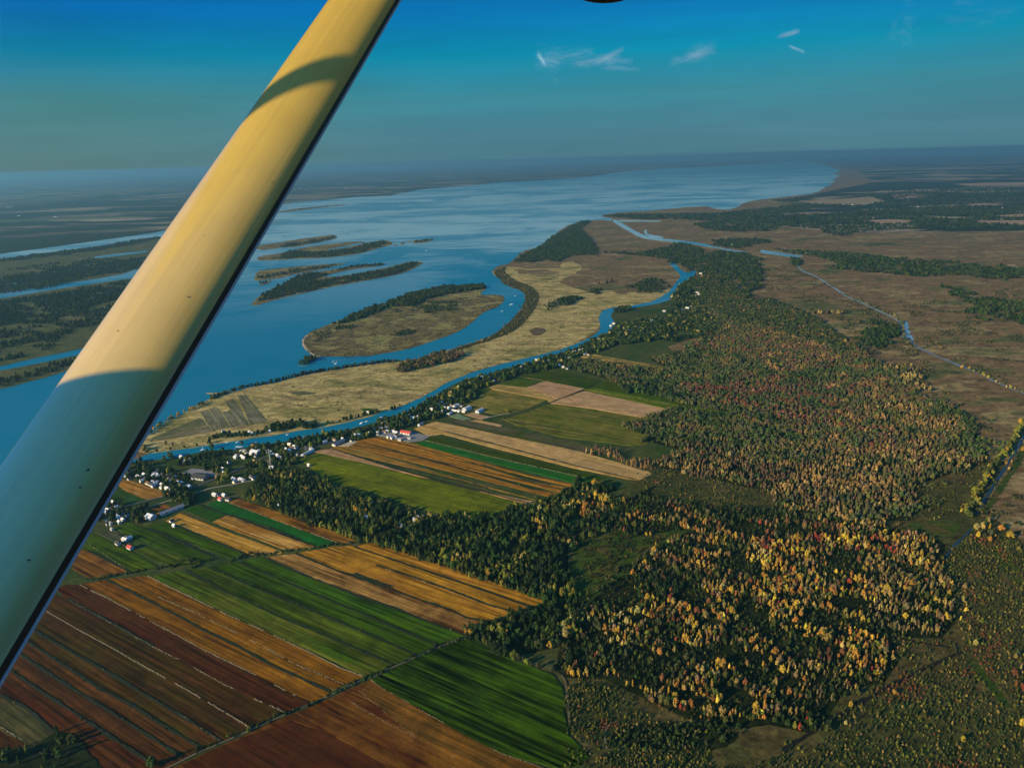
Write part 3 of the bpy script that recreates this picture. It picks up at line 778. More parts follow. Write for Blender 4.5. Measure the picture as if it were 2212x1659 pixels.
def scatter_tree():
    ng = bpy.data.node_groups.new('woods', 'GeometryNodeTree')
    ng.interface.new_socket('Geometry', in_out='INPUT', socket_type='NodeSocketGeometry')
    ng.interface.new_socket('Geometry', in_out='OUTPUT', socket_type='NodeSocketGeometry')
    N, L = ng.nodes, ng.links
    gi, go = N.new('NodeGroupInput'), N.new('NodeGroupOutput')
    ip = N.new('GeometryNodeInstanceOnPoints')
    ci = N.new('GeometryNodeCollectionInfo')
    ci.inputs['Collection'].default_value = PC
    ci.inputs['Separate Children'].default_value = True
    ci.inputs['Reset Children'].default_value = True
    at = {}
    for nm, ty in (('pick', 'INT'), ('turn', 'FLOAT_VECTOR'), ('size', 'FLOAT_VECTOR')):
        a = N.new('GeometryNodeInputNamedAttribute')
        a.data_type = ty
        a.inputs['Name'].default_value = nm
        at[nm] = a.outputs[0]
    ip.inputs['Pick Instance'].default_value = True
    L.new(gi.outputs[0], ip.inputs['Points'])
    L.new(ci.outputs[0], ip.inputs['Instance'])
    L.new(at['pick'], ip.inputs['Instance Index'])
    L.new(at['turn'], ip.inputs['Rotation'])
    L.new(at['size'], ip.inputs['Scale'])
    L.new(ip.outputs[0], go.inputs[0])
    return ng


WOODS = scatter_tree()


def stuff(name, P, H, Wd, pick, tint, label, cat, z=.65):
    n = len(P)
    me = bpy.data.meshes.new(name)
    me.vertices.add(n)
    co = np.zeros((n, 3), np.float32)
    co[:, :2] = P
    co[:, 2] = z
    me.vertices.foreach_set('co', co.ravel())
    me.attributes.new('pick', 'INT', 'POINT').data.foreach_set('value', np.asarray(pick, np.int32))
    tn = np.zeros((n, 3), np.float32)
    tn[:, 2] = RNG.uniform(0, 6.28, n)
    me.attributes.new('turn', 'FLOAT_VECTOR', 'POINT').data.foreach_set('vector', tn.ravel())
    sz = np.stack([H * Wd, H * Wd, H], 1).astype(np.float32)
    me.attributes.new('size', 'FLOAT_VECTOR', 'POINT').data.foreach_set('vector', sz.ravel())
    me.attributes.new('tint', 'FLOAT_VECTOR', 'POINT').data.foreach_set('vector', np.asarray(tint, np.float32).ravel())
    o = link(name, me, None, label=label, category=cat, kind='stuff')
    md = o.modifiers.new('woods', 'NODES')
    md.node_group = WOODS
    return o


# ------------------------------------------------------------------ woods
LEAF = {'dark': (.014, .030, .008), 'green': (.030, .058, .012), 'olive': (.062, .072, .015), 'moss': (.045, .055, .022), 'lime': (.14, .145, .02), 'gold': (.36, .23, .03),
        'lemon': (.55, .42, .05), 'amber': (.30, .14, .028), 'russet': (.15, .06, .025), 'red': (.26, .045, .025), 'rose': (.24, .125, .075), 'tan': (.24, .17, .05),
        'straw': (.34, .265, .085), 'grey': (.14, .112, .05), 'mauve': (.13, .085, .045)}
LN = list(LEAF)
MIX = {
    'evergreen': dict(dark=5, green=4, olive=1), 'river': dict(dark=5, green=4, moss=2, olive=1), 'village': dict(dark=5, green=3, olive=2, lime=.6, straw=.2),
    'poplar': dict(dark=4, green=5, olive=3, lime=1.6, gold=.35, straw=.2), 'edge': dict(olive=4, lime=5, green=3),
    'mixed': dict(green=5, olive=4, moss=6, dark=3, tan=.35, mauve=.4), 'pinkish': dict(mauve=5, rose=.4, tan=2, moss=5, russet=.8, olive=4), 'rust': dict(russet=3, red=.15, mauve=4, moss=4, rose=.4, green=2),
    'straw': dict(tan=4, straw=2, olive=3, moss=3, mauve=1.2, grey=2.5), 'autumn': dict(gold=3.2, amber=2.6, tan=3.2, russet=1.6, olive=4.5, dark=3, moss=2, rose=.4, straw=1.2, red=.2, lemon=.4, mauve=.8, grey=1, lime=.6),
    'bright': dict(gold=4, lemon=1.5, amber=3, straw=2, red=.4, tan=2, olive=1), 'scarlet': dict(red=4, rose=4, russet=2, amber=1), 'grey': dict(grey=5, tan=3, straw=1.5, mauve=2),
    'farwood': dict(dark=6, green=2, moss=2), 'yellow': dict(lime=6, gold=1, lemon=.5, olive=4), 'scrub': dict(olive=3, moss=3, grey=1.5, tan=1, dark=2),
    'fringe': dict(olive=3, lime=2, straw=2, gold=1, moss=2)}
SH = {'poplar': dict(tall=3, round=5, broad=2), 'edge': dict(tall=6, round=1), 'autumn': dict(round=5, tall=3, thin=1.5, broad=2), 'bright': dict(round=5, tall=3, broad=2), 'grey': dict(thin=5, tall=2, round=1),
      'straw': dict(round=4, tall=3, thin=2), 'scrub': dict(bush=1), 'village': dict(round=5, broad=4, tall=1), 'river': dict(round=4, broad=4), 'yellow': dict(broad=3, round=4, tall=1), 'scarlet': dict(round=4, tall=2)}
FIXED_MIX = {'forest': None}


def choose(d, n):
    k = list(d)
    p = np.array([d[x] for x in k], float)
    return [k[i] for i in RNG.choice(len(k), n, p=p / p.sum())]


def F0(px, py):
    return np.array(G(px, py))


# places where the forest changes colour: centre in the picture survey, reach in metres, palette
PATCH = [(1700, 745, 260, 'pinkish', .9), (1590, 655, 200, 'straw', .35), (1660, 845, 130, 'rust', .7), (1535, 845, 60, 'rust', .8), (1760, 890, 120, 'rust', .6), (1900, 850, 110, 'pinkish', .8), (1960, 900, 120, 'straw', .8),
         (2010, 990, 110, 'straw', .9), (1800, 980, 100, 'straw', .8), (1880, 1050, 90, 'straw', .9), (1700, 1040, 90, 'grey', .8), (1560, 1000, 80, 'grey', .75), (1450, 1010, 60, 'grey', .7), (1880, 940, 90, 'pinkish', .6), (1760, 1090, 70, 'straw', .7),
         (1640, 1145, 26, 'scarlet', .9), (1690, 1180, 22, 'scarlet', .6), (1750, 1165, 16, 'scarlet', .8), (1930, 1190, 16, 'scarlet', .7), (1660, 1230, 35, 'bright', .8), (1700, 1300, 30, 'bright', .8), (1450, 1310, 26, 'bright', .85), (1560, 1330, 26, 'bright', .8),
         (1790, 1370, 30, 'bright', .8), (1620, 1420, 30, 'bright', .55), (1480, 1520, 26, 'bright', .9), (1600, 1540, 22, 'bright', .8), (1800, 1260, 30, 'bright', .6), (1850, 1300, 22, 'yellow', .8), (1900, 1240, 40, 'grey', .8), (1950, 1330, 36, 'grey', .8),
         (1750, 1480, 40, 'grey', .6), (1400, 1200, 70, 'pinkish', .45), (1330, 1160, 50, 'poplar', .8), (1290, 1290, 50, 'poplar', .8), (1290, 1400, 60, 'fringe', .6), (1340, 1080, 60, 'poplar', .85)]
PATCH = [(F0(a, b), r, m, w) for a, b, r, m, w in PATCH]
KEEPOUT = [pts(c) for c in CLEARINGS[:2] + CLEARINGS[3:]] + [pts("5: 1562,440 1615,430 2212,548 6: 470,690 470,715 5: 2212,570 2120,568"), pts("8: 1330,300 1480,260 1570,420 1500,560 1420,600 1360,480"),
           pts("3: 380,948 430,940 530,958 500,972 420,965"), pts("3: 560,960 700,966 680,985 590,980"), pts("5: 1520,215 1620,200 2100,285 2095,305 1800,265"), pts("3: 490,912 620,912 740,935 720,942 560,925")]
FAR_FIELDS = [pts("12: " + t) for t in ("975,212 1150,205 1370,188 1450,213 1330,235 1080,228", "985,285 1130,272 1140,280 1040,288", "1330,318 1480,312 1620,318 1560,335 1440,342 1370,330",
                                        "1930,320 2212,318 2400,325 2212,342 1980,335", "1895,232 1960,225 2090,228 2110,238 1920,240", "1630,290 1780,298 1940,302 1930,310 1720,303", "2040,292 2212,282 2400,285 2212,303 2080,304")]

TREES = {k: [] for k in ('P', 'H', 'W', 'S', 'C', 'Z')}     # place, height, width factor, shape, colour, wood


def coherent(P, m):
    """Neighbouring trees tend to be of one kind: colours follow a slow noise, not the dice."""
    n = len(P)
    u = vnoise(P, 26, 9) * .55 + vnoise(P, 9, 10) * .2 + RNG.random(n) * .3
    r = np.empty(n)
    r[np.argsort(u)] = (np.arange(n) + .5) / n
    k = list(MIX[m])
    order = sorted(k, key=lambda x: sum(LEAF[x]))
    cum = np.cumsum([MIX[m][x] for x in order])
    return np.array(order, object)[np.minimum(np.searchsorted(cum / cum[-1], r), len(order) - 1)]


def add_trees(P, hlo, hhi, mixname, zone, patches=False, shape=None, wlo=.85, whi=1.2):
    n = len(P)
    if not n:
        return
    cols = np.array(choose(MIX[mixname], n), object)
    shp = np.array(choose(shape or SH.get(mixname, dict(round=5, broad=2, tall=2)), n), object)
    if patches:
        cols = coherent(P, mixname)
        for c, r, m, w in PATCH:
            d = np.hypot(P[:, 0] - c[0], P[:, 1] - c[1]) + (vnoise(P, 25, 3) - .5) * r
            hit = (d < r) & (RNG.random(n) < w * np.clip(1.6 - d / r, 0, 1))
            k = int(hit.sum())
            if k:
                cols[hit] = coherent(P[hit], m)
                if m in SH:
                    shp[hit] = choose(SH[m], k)
    H = RNG.uniform(hlo, hhi, n) * RNG.choice([.8, 1, 1, 1.12], n)
    TREES['P'].append(P)
    TREES['H'].append(H)
    TREES['W'].append(RNG.uniform(wlo, whi, n))
    TREES['S'].append(shp)
    TREES['C'].append(cols)
    TREES['Z'].append(np.array([zone] * n, object))


def fill(text, step, thin=0., gap=40., holes=(), poly=None, grain=1., edge=True):
    """Points of a jittered grid inside an outline, thinned where a slow noise is low."""
    Q = pts(text) if poly is None else poly
    lo, hi = Q.min(0), Q.max(0)
    gx, gy = np.arange(lo[0], hi[0], step), np.arange(lo[1], hi[1], step)
    if len(gx) * len(gy) > 900000 or not len(gx) or not len(gy):
        return np.zeros((0, 2))
    X, Y = np.meshgrid(gx, gy)
    P = np.stack([X.ravel(), Y.ravel()], 1) + RNG.uniform(-.48, .48, (X.size, 2)) * step
    amp, gp = (26., 22.) if step < 12 else (70., 90.)
    off = np.stack([vnoise(P, gp, 21), vnoise(P, gp, 22)], 1) - .5 + .35 * (np.stack([vnoise(P, gp * .3, 23), vnoise(P, gp * .3, 24)], 1) - .5)
    P = P[inside(P + off * (amp if edge is True else float(edge)), Q)]
    if thin and len(P):
        Q2 = np.stack([(P[:, 0] * math.sin(A1) + P[:, 1] * math.cos(A1)) / grain, P[:, 0] * math.cos(A1) - P[:, 1] * math.sin(A1)], 1)
        v = vnoise(Q2, gap, 1) * .65 + vnoise(Q2, gap * .4, 2) * .35
        P = P[v > thin]
    for h in holes:
        if len(P):
            P = P[~inside(P, h)]
    if len(P):
        d = np.column_stack([P, np.zeros(len(P))]) - EYE
        z = d @ CF
        px, py = W2 / 2 + FPX * (d @ CR) / z, H2 / 2 - FPX * (d @ CU) / z
        P = P[(z > 0) & (px > -90) & (px < W2 + 60) & (py < H2 + 90)]
    return P


def along(text, step, spread, keep=1.):
    L = dense(pts(text), step)
    L = L[RNG.random(len(L)) < keep]
    return L + RNG.normal(0, spread, L.shape)


FOREST = ("6: 250,40 420,0 540,10 640,60 760,65 900,110 1000,180 1130,260 1250,340 1340,400 1440,460 1520,540 1640,620 1760,640 1850,690 1900,780 1950,850 2000,950 1960,1000 1880,1020 1720,1070 1610,1110 1570,1180 1580,1270 1540,1330 "
          "1300,1330 1000,1300 800,1270 700,1250 730,1190 700,1160 400,1095 150,1040 -20,1010 5: 2030,1010 2050,960 2150,900 2212,850 1990,790 1985,755 1850,720 1850,700 1940,640 2040,610 2120,575 2212,560 6: 480,715 480,690 200,640 -20,590 "
          "5: 2212,470 2000,440 1800,420 1760,385 1600,330 1430,290 1400,265 1500,235 1700,255 2000,300 2212,330 6: 0,380 150,340 200,300 300,250 250,150")
for q_, l_ in ((FOREST, 'dark ground under the broad mottled forest'),):
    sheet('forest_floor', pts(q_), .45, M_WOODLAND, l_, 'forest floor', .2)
add_trees(fill(FOREST, 6.2, .27, 18, KEEPOUT, None, 1.6), 6, 10, 'mixed', 'forest', True, None, .85, 1.25)
add_trees(fill("5: 1570,885 1630,842 1760,880 1860,915 1990,925 2050,960 2030,1010 1900,955 1720,905", 7, .1), 9, 13, 'grey', 'forest')
add_trees(fill("5: 1775,430 1830,412 1900,425 2000,450 2212,490 2212,520 2000,478 1850,468", 8), 10, 14, 'river', 'strip')
AUTUMN = ("8: 1280,900 1500,560 1430,420 1330,250 1400,120 1350,-20 1500,-70 1700,-20 1800,-80 2000,0 2212,30 2212,100 9: 300,50 560,60 700,40 1000,100 1250,120 1500,190 1700,250 1760,340 1700,420 1750,540 1790,620 1780,760 1700,850 1500,850 1380,830 1430,1000 1340,1130 1180,1160 1080,1200 950,1400 "
          "870,1440 620,1390 480,1410 200,1380 60,1330 8: 1980,1300 1830,1230 1650,1150 1560,1100 1480,1100 1310,1090 1240,1040")
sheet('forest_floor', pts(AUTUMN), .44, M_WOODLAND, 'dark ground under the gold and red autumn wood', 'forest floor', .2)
add_trees(fill(AUTUMN, 5.4, .43, 15, KEEPOUT, None, 2.2), 5.0, 9.5, 'autumn', 'autumn wood', True, None, .62, 1.0)
UNDER = dict(dark=5, green=3, olive=3, moss=2)
MIX['under'] = UNDER
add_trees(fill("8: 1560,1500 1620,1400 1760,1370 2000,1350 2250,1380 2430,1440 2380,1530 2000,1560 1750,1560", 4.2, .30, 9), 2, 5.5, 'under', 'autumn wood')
add_trees(fill(AUTUMN, 5.2, .45, 14, KEEPOUT, None, 2.), 2.0, 5, 'under', 'autumn wood')
FR = fill(FOREST, 7.5, .50, 16, KEEPOUT, None, 1., 130.)
d_ = np.column_stack([FR, np.zeros(len(FR))]) - EYE
FR = FR[(W2 / 2 + FPX * (d_ @ CR) / (d_ @ CF) > 1640) & ~inside(FR, pts(FOREST))]
add_trees(FR, 3, 7, 'mixed', 'forest', False, dict(round=3, bush=2))
add_trees(fill(FOREST, 9, .3, 16, KEEPOUT), 3, 6, 'under', 'forest')
add_trees(fill("9: 1250,100 1520,180 1740,300 1700,420 1760,560 1780,760 1700,850 1480,840 1250,700 1200,400", 7, .5, 16), 5, 9, 'grey', 'autumn wood')
POPLAR = ("4: 960,885 1020,800 1110,730 1180,700 1330,735 1480,820 1700,890 1900,960 2060,990 8: 230,60 400,80 480,90 560,95 650,105 760,110 900,75 1080,55 1140,0 5: 1400,1180 1465,1150 1465,1110 1530,1050 1600,1062 1760,1090 1790,1125 8: 1350,20 1330,250 1330,420 1390,520 1500,560 1280,900 1000,960 690,835 850,745 1020,690 1195,618 "
          "1000,550 700,450 350,330 100,252 4: 1700,1165 1500,1090 1330,1030 1150,960")
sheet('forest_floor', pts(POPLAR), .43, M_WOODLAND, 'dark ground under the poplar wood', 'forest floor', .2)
add_trees(fill(POPLAR, 6.0, .30, 17, KEEPOUT), 6.5, 12, 'poplar', 'poplar wood', True, None, .7, 1.1)
add_trees(along("4: 960,893 1150,968 1330,1038 1500,1098 1690,1170 8: 100,256 350,334 700,454 1000,554 1195,622", 4.5, 1.5), 6, 11, 'edge', 'poplar wood')
add_trees(along("8: 690,825 850,905 1000,970 1120,1030 1230,1060", 5, 2), 6, 10, 'fringe', 'autumn wood')
# riverside belts and the village
add_trees(fill("5: -10,705 100,688 200,658 300,620 400,570 490,520 570,475 650,430 730,390 860,352 990,322 1070,297 1165,272 1300,228 1430,190 1540,150 1650,95 1730,60 1780,20 1900,-30 2100,-60 2130,-10 1950,60 1750,150 1560,210 1450,250 1400,285 1250,320 1100,345 1000,385 900,420 850,440 820,490 740,545 640,560 560,640 480,650 400,660 300,720 200,745 0,790", 7.2, .28, 22), 6.5, 11.5, 'village', 'riverside village')
add_trees(fill("4: 960,585 1200,552 1350,522 1500,497 1650,467 1780,430 1900,395 2000,400 1900,440 1800,480 1600,530 1500,560 1350,590 1300,620 1330,720 1180,690 1050,730 960,800 900,760 1000,690 1120,640 1000,640", 7.5, .36, 22), 6.5, 11, 'village', 'riverside village')
add_trees(fill("10: 350,470 430,400 560,420 700,460 820,480 950,510 1050,560 1130,620 1180,700 1130,800 1000,860 900,850 850,720 800,660 700,620 560,590 430,520", 7, .26, 16), 6.5, 11, 'village', 'hamlet')
add_trees(fill("10: 800,760 880,690 1000,640 1150,660 1180,740 1100,830 960,860 860,840", 7.5, .2, 30), 9, 14, 'river', 'hamlet')
add_trees(fill("10: 80,960 180,830 330,800 420,830 560,850 640,900 740,960 700,1000 560,1000 400,960 280,1010 120,1030", 7, .3, 16), 7, 11, 'river', 'hamlet')
add_trees(fill("10: 420,370 660,330 900,290 1200,270 1480,250 1400,330 1500,400 1450,480 1340,470 1300,380 1000,400 700,430 500,420", 9, .48, 24), 7, 11, 'village', 'hamlet')
add_trees(fill("10: 1370,440 1480,470 1480,560 1380,590 1340,520", 8, .2), 9, 12, 'fringe', 'hamlet')
add_trees(fill("10: 1640,170 1780,180 1780,225 1700,230", 7), 8, 11, 'fringe', 'hamlet')
add_trees(along("10: 545,195 580,225 640,262", 5, 2), 7, 10, 'yellow', 'spit point')
add_trees(along("4: 370,502 450,440 560,378 660,335 790,268 880,230", 5.5, 2, .85), 5, 9, 'fringe', 'spit shore')
add_trees(along("4: 760,275 960,208 1100,185 1280,140 1450,105 1640,78 1820,52 1900,45", 4.2, 2.2, .95), 6, 9.5, 'river', 'spit shore')
add_trees(fill("4: 640,575 780,535 950,525 1080,500 1300,460 1290,440 1150,470 1000,500 780,515", 8, .35), 6, 10, 'river', 'spit shore')
add_trees(fill("4: 1070,470 1160,440 1290,425 1450,440 1310,465 1150,490", 8, .2), 8, 12, 'river', 'spit shore')
add_trees(along("4: 1440,445 1580,415 1700,385 1850,348 1960,318", 8, 3, .7), 6, 11, 'river', 'spit shore')
add_trees(along("4: 420,607 500,598 640,580 720,565", 10, 2, .7), 5, 8, 'river', 'spit shore')
add_trees(fill("5: 275,305 350,262 480,222 600,195 720,190 740,222 600,262 450,300 330,322", 7), 9, 13, 'pinkish', 'spit copse')
add_trees(along("2: 200,1648 400,1618 600,1585 760,1565 920,1555", 5, 3), 5, 8, 'river', 'spit shore')
add_trees(fill("2: 450,1305 540,1265 700,1200 860,1142 1000,1092 1200,1050 1480,1036 1495,1060 1300,1085 1200,1105 1100,1130 1000,1180 860,1182 740,1222 640,1262 520,1302", 8.5, .15), 8, 13, 'river', 'teardrop island')
add_trees(fill("2: 820,1190 1000,1170 1180,1150 1300,1150 1310,1200 1100,1225 900,1225", 10, .5), 6, 10, 'river', 'teardrop island')
add_trees(fill("2: 830,1370 960,1340 1020,1360 880,1390", 9, .3), 5, 8, 'river', 'teardrop island')
add_trees(fill("2: 480,1310 600,1310 590,1335 480,1340", 9, .2), 5, 8, 'river', 'teardrop island')
add_trees(fill("2: 300,1370 450,1330 440,1400 350,1420", 8, .3), 3, 5, 'scrub', 'teardrop island')
add_trees(fill("2: 238,1575 255,1545 330,1522 335,1545 290,1572", 8), 9, 12, 'river', 'teardrop island')
add_trees(fill("2: 1690,880 1740,835 1850,785 1950,710 2070,640 2150,605 2200,600 2140,660 2212,730 2260,830 2060,838 1980,880 1900,862 1800,885", 11, .25, 60), 9, 13, 'river', 'spit wood')
add_trees(fill("2: 1880,1190 1960,1140 2060,1115 2150,1120 2120,1150 2000,1175 1930,1215", 10, .2), 6, 9, 'farwood', 'spit wood')
add_trees(fill("2: " + SCRUBBAND[3:], 9, .35), 2.5, 4.5, 'scrub', 'spit scrub')
for t, st, th in (("2: 0,1140 -60,1150 0,1087 60,1057 150,1012 250,962 330,952 420,965 360,985 300,1010 430,1000 620,965 800,935 940,895 1040,878 1000,915 870,965 650,1005 430,1045 210,1095", 11, .2), ("2: 60,790 150,775 300,752 440,725 480,705 420,712 300,735 100,770", 14, .3),
                  ("2: 60,860 160,805 300,815 560,790 700,750 800,735 850,745 730,792 600,826 400,846 200,854", 14, .2), ("2: -60,990 0,970 150,945 330,910 520,893 440,908 350,930 200,955 0,990", 14, .2), ("2: -60,1020 0,1010 40,1005 0,1028", 11, 0),
                  ("2: 430,950 600,910 750,892 820,892 600,922", 13, .2), ("2: 100,535 300,512 540,488 400,505", 22, .2), ("2: 990,742 1080,732 1140,724 1040,748", 14, .2)):
    add_trees(fill(t, st, th, 60), 8, 12, 'farwood', 'river islands')
for t, st, th in (("1: -60,1395 0,1385 300,1350 600,1310 850,1265 850,1280 600,1330 300,1370 0,1405", 16, .1), ("1: -60,1520 0,1490 280,1440 560,1410 780,1375 740,1440 500,1480 250,1540 0,1570", 14, .30), ("1: -60,1640 0,1612 300,1575 700,1500 640,1570 300,1650 0,1730", 13, .4),
                  ("0: -60,660 0,655 130,632 260,612 300,640 200,700 120,750 40,775 -60,790", 12, .42), ("0: -60,835 0,822 100,790 150,778 130,800 60,820 0,838", 12, .2), ("0: -60,600 60,575 200,560 260,560 120,600 0,620", 18, .5)):
    add_trees(fill(t, st, th, 70), 8, 12, 'farwood', 'river islands')
# beyond the forest
for t, st, th, mx in (
        ("3: 190,400 300,390 520,392 740,385 960,365 1180,340 1180,380 1010,395 985,412 1060,440 1000,470 880,474 740,470 620,440 700,425 560,415 400,415", 24, .25, 'farwood'),
        ("3: 1040,400 1300,385 1500,370 1800,355 2300,345 2300,460 1900,462 1600,462 1420,478 1385,496 1290,492 1240,465 1100,455 1000,440", 26, .3, 'farwood'),
        ("3: 1180,345 1500,290 1900,265 2300,262 2300,340 1800,350 1500,365", 40, .4, 'farwood'), ("3: 1000,325 1240,300 1200,320 1050,335", 40, .2, 'farwood'),
        ("3: 720,540 740,515 870,508 1010,522 940,535 860,560 760,545", 17, .15, 'farwood'), ("3: 330,578 440,565 530,550 560,530 640,545 690,575 690,610 640,645 600,665 555,640 520,612 430,600", 13, .2, 'river'),
        ("3: 200,575 300,570 420,590 330,585", 20, .3, 'farwood'), ("3: 705,585 760,570 900,580 945,600 925,640 965,660 930,730 905,790 860,760 830,710 780,672 720,680 670,680 650,655 690,625", 12, .2, 'river'),
        ("3: 640,690 720,682 800,690 860,760 900,800 1000,800 1150,860 1240,905 1310,970 1400,1010 1500,1060 1340,1050 1100,980 900,900 760,880 660,800 640,740", 9.0, .2, 'mixed'),
        ("3: 640,690 560,730 530,790 545,850 480,900 400,930 300,985 240,1020 330,1010 480,990 560,1000 640,1010 820,940 660,860 690,780 690,720", 9, .35, 'village'),
        ("3: 1180,585 1300,575 1600,600 1900,635 2130,655 2212,650 2212,690 2150,705 1900,685 1760,690 1600,680 1420,660 1280,650 1270,620", 16, .28, 'river'),
        ("3: 1000,560 1300,570 1580,600 2050,625 2140,652 2000,662 1500,617 1180,590", 15, .45, 'river'),
        ("3: 1820,735 1900,750 2060,790 2260,820 2260,875 2100,850 2000,850 1900,800", 13, .3, 'river'), ("3: 1100,600 1140,605 1135,640 1105,640", 11, 0, 'river'),
        ("3: 300,740 400,700 480,710 510,735 440,765 340,765", 13, .4, 'farwood'), ("3: 120,770 200,720 330,690 310,710 220,740 160,790", 14, .55, 'farwood'), ("3: 0,795 90,788 60,815 0,835", 10, .2, 'farwood'),
        ("3: 250,845 330,838 340,850 270,865", 9, .1, 'river'), ("6: 1160,170 1330,150 1480,200 1450,300 1330,320 1180,250", 11, .5, 'river'), ("6: 1900,30 2230,60 2230,180 2050,170 1880,140", 12, .45, 'river'), ("6: 1930,230 2230,250 2230,340 2050,310", 13, .55, 'scrub'),
        ("6: 930,95 1170,105 1165,115 935,108", 10, 0, 'straw'), ("6: 1340,420 1560,420 1640,560 1560,570 1440,480", 9, .4, 'straw')):
    add_trees(fill(t, st, th, 90, FAR_FIELDS), 9, 13 if st < 24 else 17, mx, 'far groves', False, None, .9, 1.3 if st < 16 else 2.2)
add_trees(along("3: 1360,780 1420,798 1500,838 1580,872 1632,905 6: 1485,180 1500,250 1530,285 1560,310", 5, 3), 4.5, 8, 'scrub', 'canal row', False, dict(round=4, tall=2))
add_trees(along("6: 1840,425 1890,440 1950,465 2040,510 2120,545 2212,575", 6, 3), 5, 8, 'fringe', 'canal row')
add_trees(along("6: 2205,750 2160,830 2090,940 2020,1030 1960,1130 1900,1230 1860,1300", 4.2, 2.2), 7, 11, 'yellow', 'ditch row')
add_trees(along("6: 2210,880 2140,980 2090,1060", 9, 3, .8), 5, 8, 'fringe', 'ditch row')
add_trees(fill("9: 1930,120 2000,110 2040,200 1990,260 1900,200", 9, .3), 7, 10, 'fringe', 'ditch row')
add_trees(pts("9: 2000,250 2125,225 2070,180 1990,140"), 9, 11, 'bright', 'ditch row')
add_trees(pts("9: 1830,625 1840,545 1745,590 1725,730 1815,740 1850,690 1910,895 2190,1060 2205,1400 1608,690 1505,580 1130,300 1870,800 2180,300 2160,980"), 6, 9, 'bright', 'scrubland')
add_trees(pts("9: 2195,1050 2150,1080 2170,960 2160,1160 2205,1180"), 8, 11, 'rust', 'scrubland')
add_trees(pts("9: 1830,1500 1590,1350 1100,1390 1130,1280 1300,1340 1160,1370 1400,1200"), 5, 8, 'fringe', 'scrubland')
sheet('forest_floor', ragged(pts("7: -200,1400 60,1420 200,1400 330,1320 420,1330 560,1500 700,1620 0,1800 -300,1700"), 5, 1.5), 1.22, M_WOODLAND, 'black woodland ground in the bottom left corner', 'forest floor', .2)
add_trees(fill("7: -200,1430 100,1430 330,1340 380,1400 300,1500 600,1640 -100,1700", 6.5, .35), 6, 11, 'poplar', 'corner trees', False, dict(tall=3, round=2))
add_trees(pts("7: 330,1330 340,1365 40,1480 120,1450 155,1450 290,1470 340,1475 110,1510 30,1510 270,1480 60,1440 880,1520"), 9, 13, 'poplar', 'corner trees', False, dict(tall=3, round=1))
add_trees(pts("11: 1335,180 1975,125 0,600 100,560 200,760") , 9, 11, 'yellow', 'field trees')
add_trees(pts("10: 640,920 720,960 1320,210 880,310 560,350 540,370 830,180 900,190 1290,160 1510,290 1180,400 1240,410 1390,560 1420,510"), 8, 11, 'village', 'hamlet')
# hedges along the strips
HEDGE = ["4: 0,1405 100,1392 190,1375 270,1360 350,1345", "4: 430,1332 540,1320 650,1305 720,1290 780,1278", "4: 560,1290 640,1280 700,1310 660,1330", "4: 880,1290 940,1270 1000,1262 1080,1250 980,1240 920,1280", "4: 1080,1255 1220,1230 1420,1203 1540,1185 1640,1180",
         "8: 90,1095 200,1035 410,950 540,890 690,845", "7: 1120,1430 1280,1378 1460,1298 1660,1208 1780,1160 1900,1108 2100,1010"]


def hedge(texts, step, spread, lo, hi, mx, keep, zone):
    for t in texts:
        add_trees(along(t, step, spread, keep), lo, hi, mx, zone, False, dict(bush=1), .8, 1.4)


MIX['hedge'] = dict(dark=5, green=2, olive=2, moss=2, lime=.4)
hedge(HEDGE, 2.6, 1.7, 1.6, 3.8, 'hedge', .9, 'hedgerow')
DITCH = [
"4: 600,1345 900,1500 1210,1640 8: 210,998 240,1015", "4: 755,1324 1000,1440 1450,1620 8: 150,850 375,948", "4: 935,1294 1280,1440 8: 200,760 360,830 525,888", "4: 1090,1264 1400,1400 1640,1490 8: 0,580 250,660 440,740 688,830",
       "4: 1290,1240 1550,1350 8: 440,620 600,670 690,720 840,745", "4: 500,1045 1000,1255", "4: 870,1000 1090,1082 1300,1158 1412,1197", "4: 690,937 850,995 1100,1066 1320,1152", "4: 650,1182 500,1138 370,1086", "4: 0,1225 258,1357", "4: 500,1140 780,1265",
       "7: 610,445 800,541 1000,641 1200,751 1370,831 1550,931 1895,1090", "7: 380,553 520,630 680,715 880,830", "7: 145,795 400,959 580,1079 760,1169 960,1299 1150,1412", "7: 0,1110 160,1188 310,1326", "7: 185,733 420,869 640,989 870,1129", "7: 105,868 300,999 480,1114 640,1209 830,1329 1047,1468", "7: 50,963 250,1099 500,1259 620,1340 882,1510", "7: 870,1129 1060,1239 1268,1373", "8: 130,394 260,433 600,551 830,641 1008,688", "8: 0,279 300,380 700,515 1098,654", "8: 0,443 230,530", "8: 240,640 440,620"][:-1]
hedge(DITCH, 3.2, .7, .8, 2.0, 'hedge', .62, 'hedgerow')
DITCH2 = ["5: 130,765 400,830 900,965 1330,1090", "5: 60,800 400,890 800,1000 1270,1130", "5: 0,890 400,985 900,1110", "5: 0,820 300,870 700,960 1400,1120", "5: 480,690 680,742 1000,823 1500,957 1930,1057", "5: 640,655 870,720 1300,800 1570,868", "5: 1010,640 1170,592 1320,535 1560,437",
       "11: 330,465 960,665 1800,884 2212,985", "11: 500,520 900,640 1400,790", "5: 1050,660 1400,700 1880,800", "5: 1500,590 1900,660", "5: 1100,690 1600,760"]
hedge(DITCH2, 6, .8, .8, 2.2, 'hedge', .5, 'hedgerow')
M_DITCH = plain('ditch_weeds', (.020, .024, .008), scale=.3)
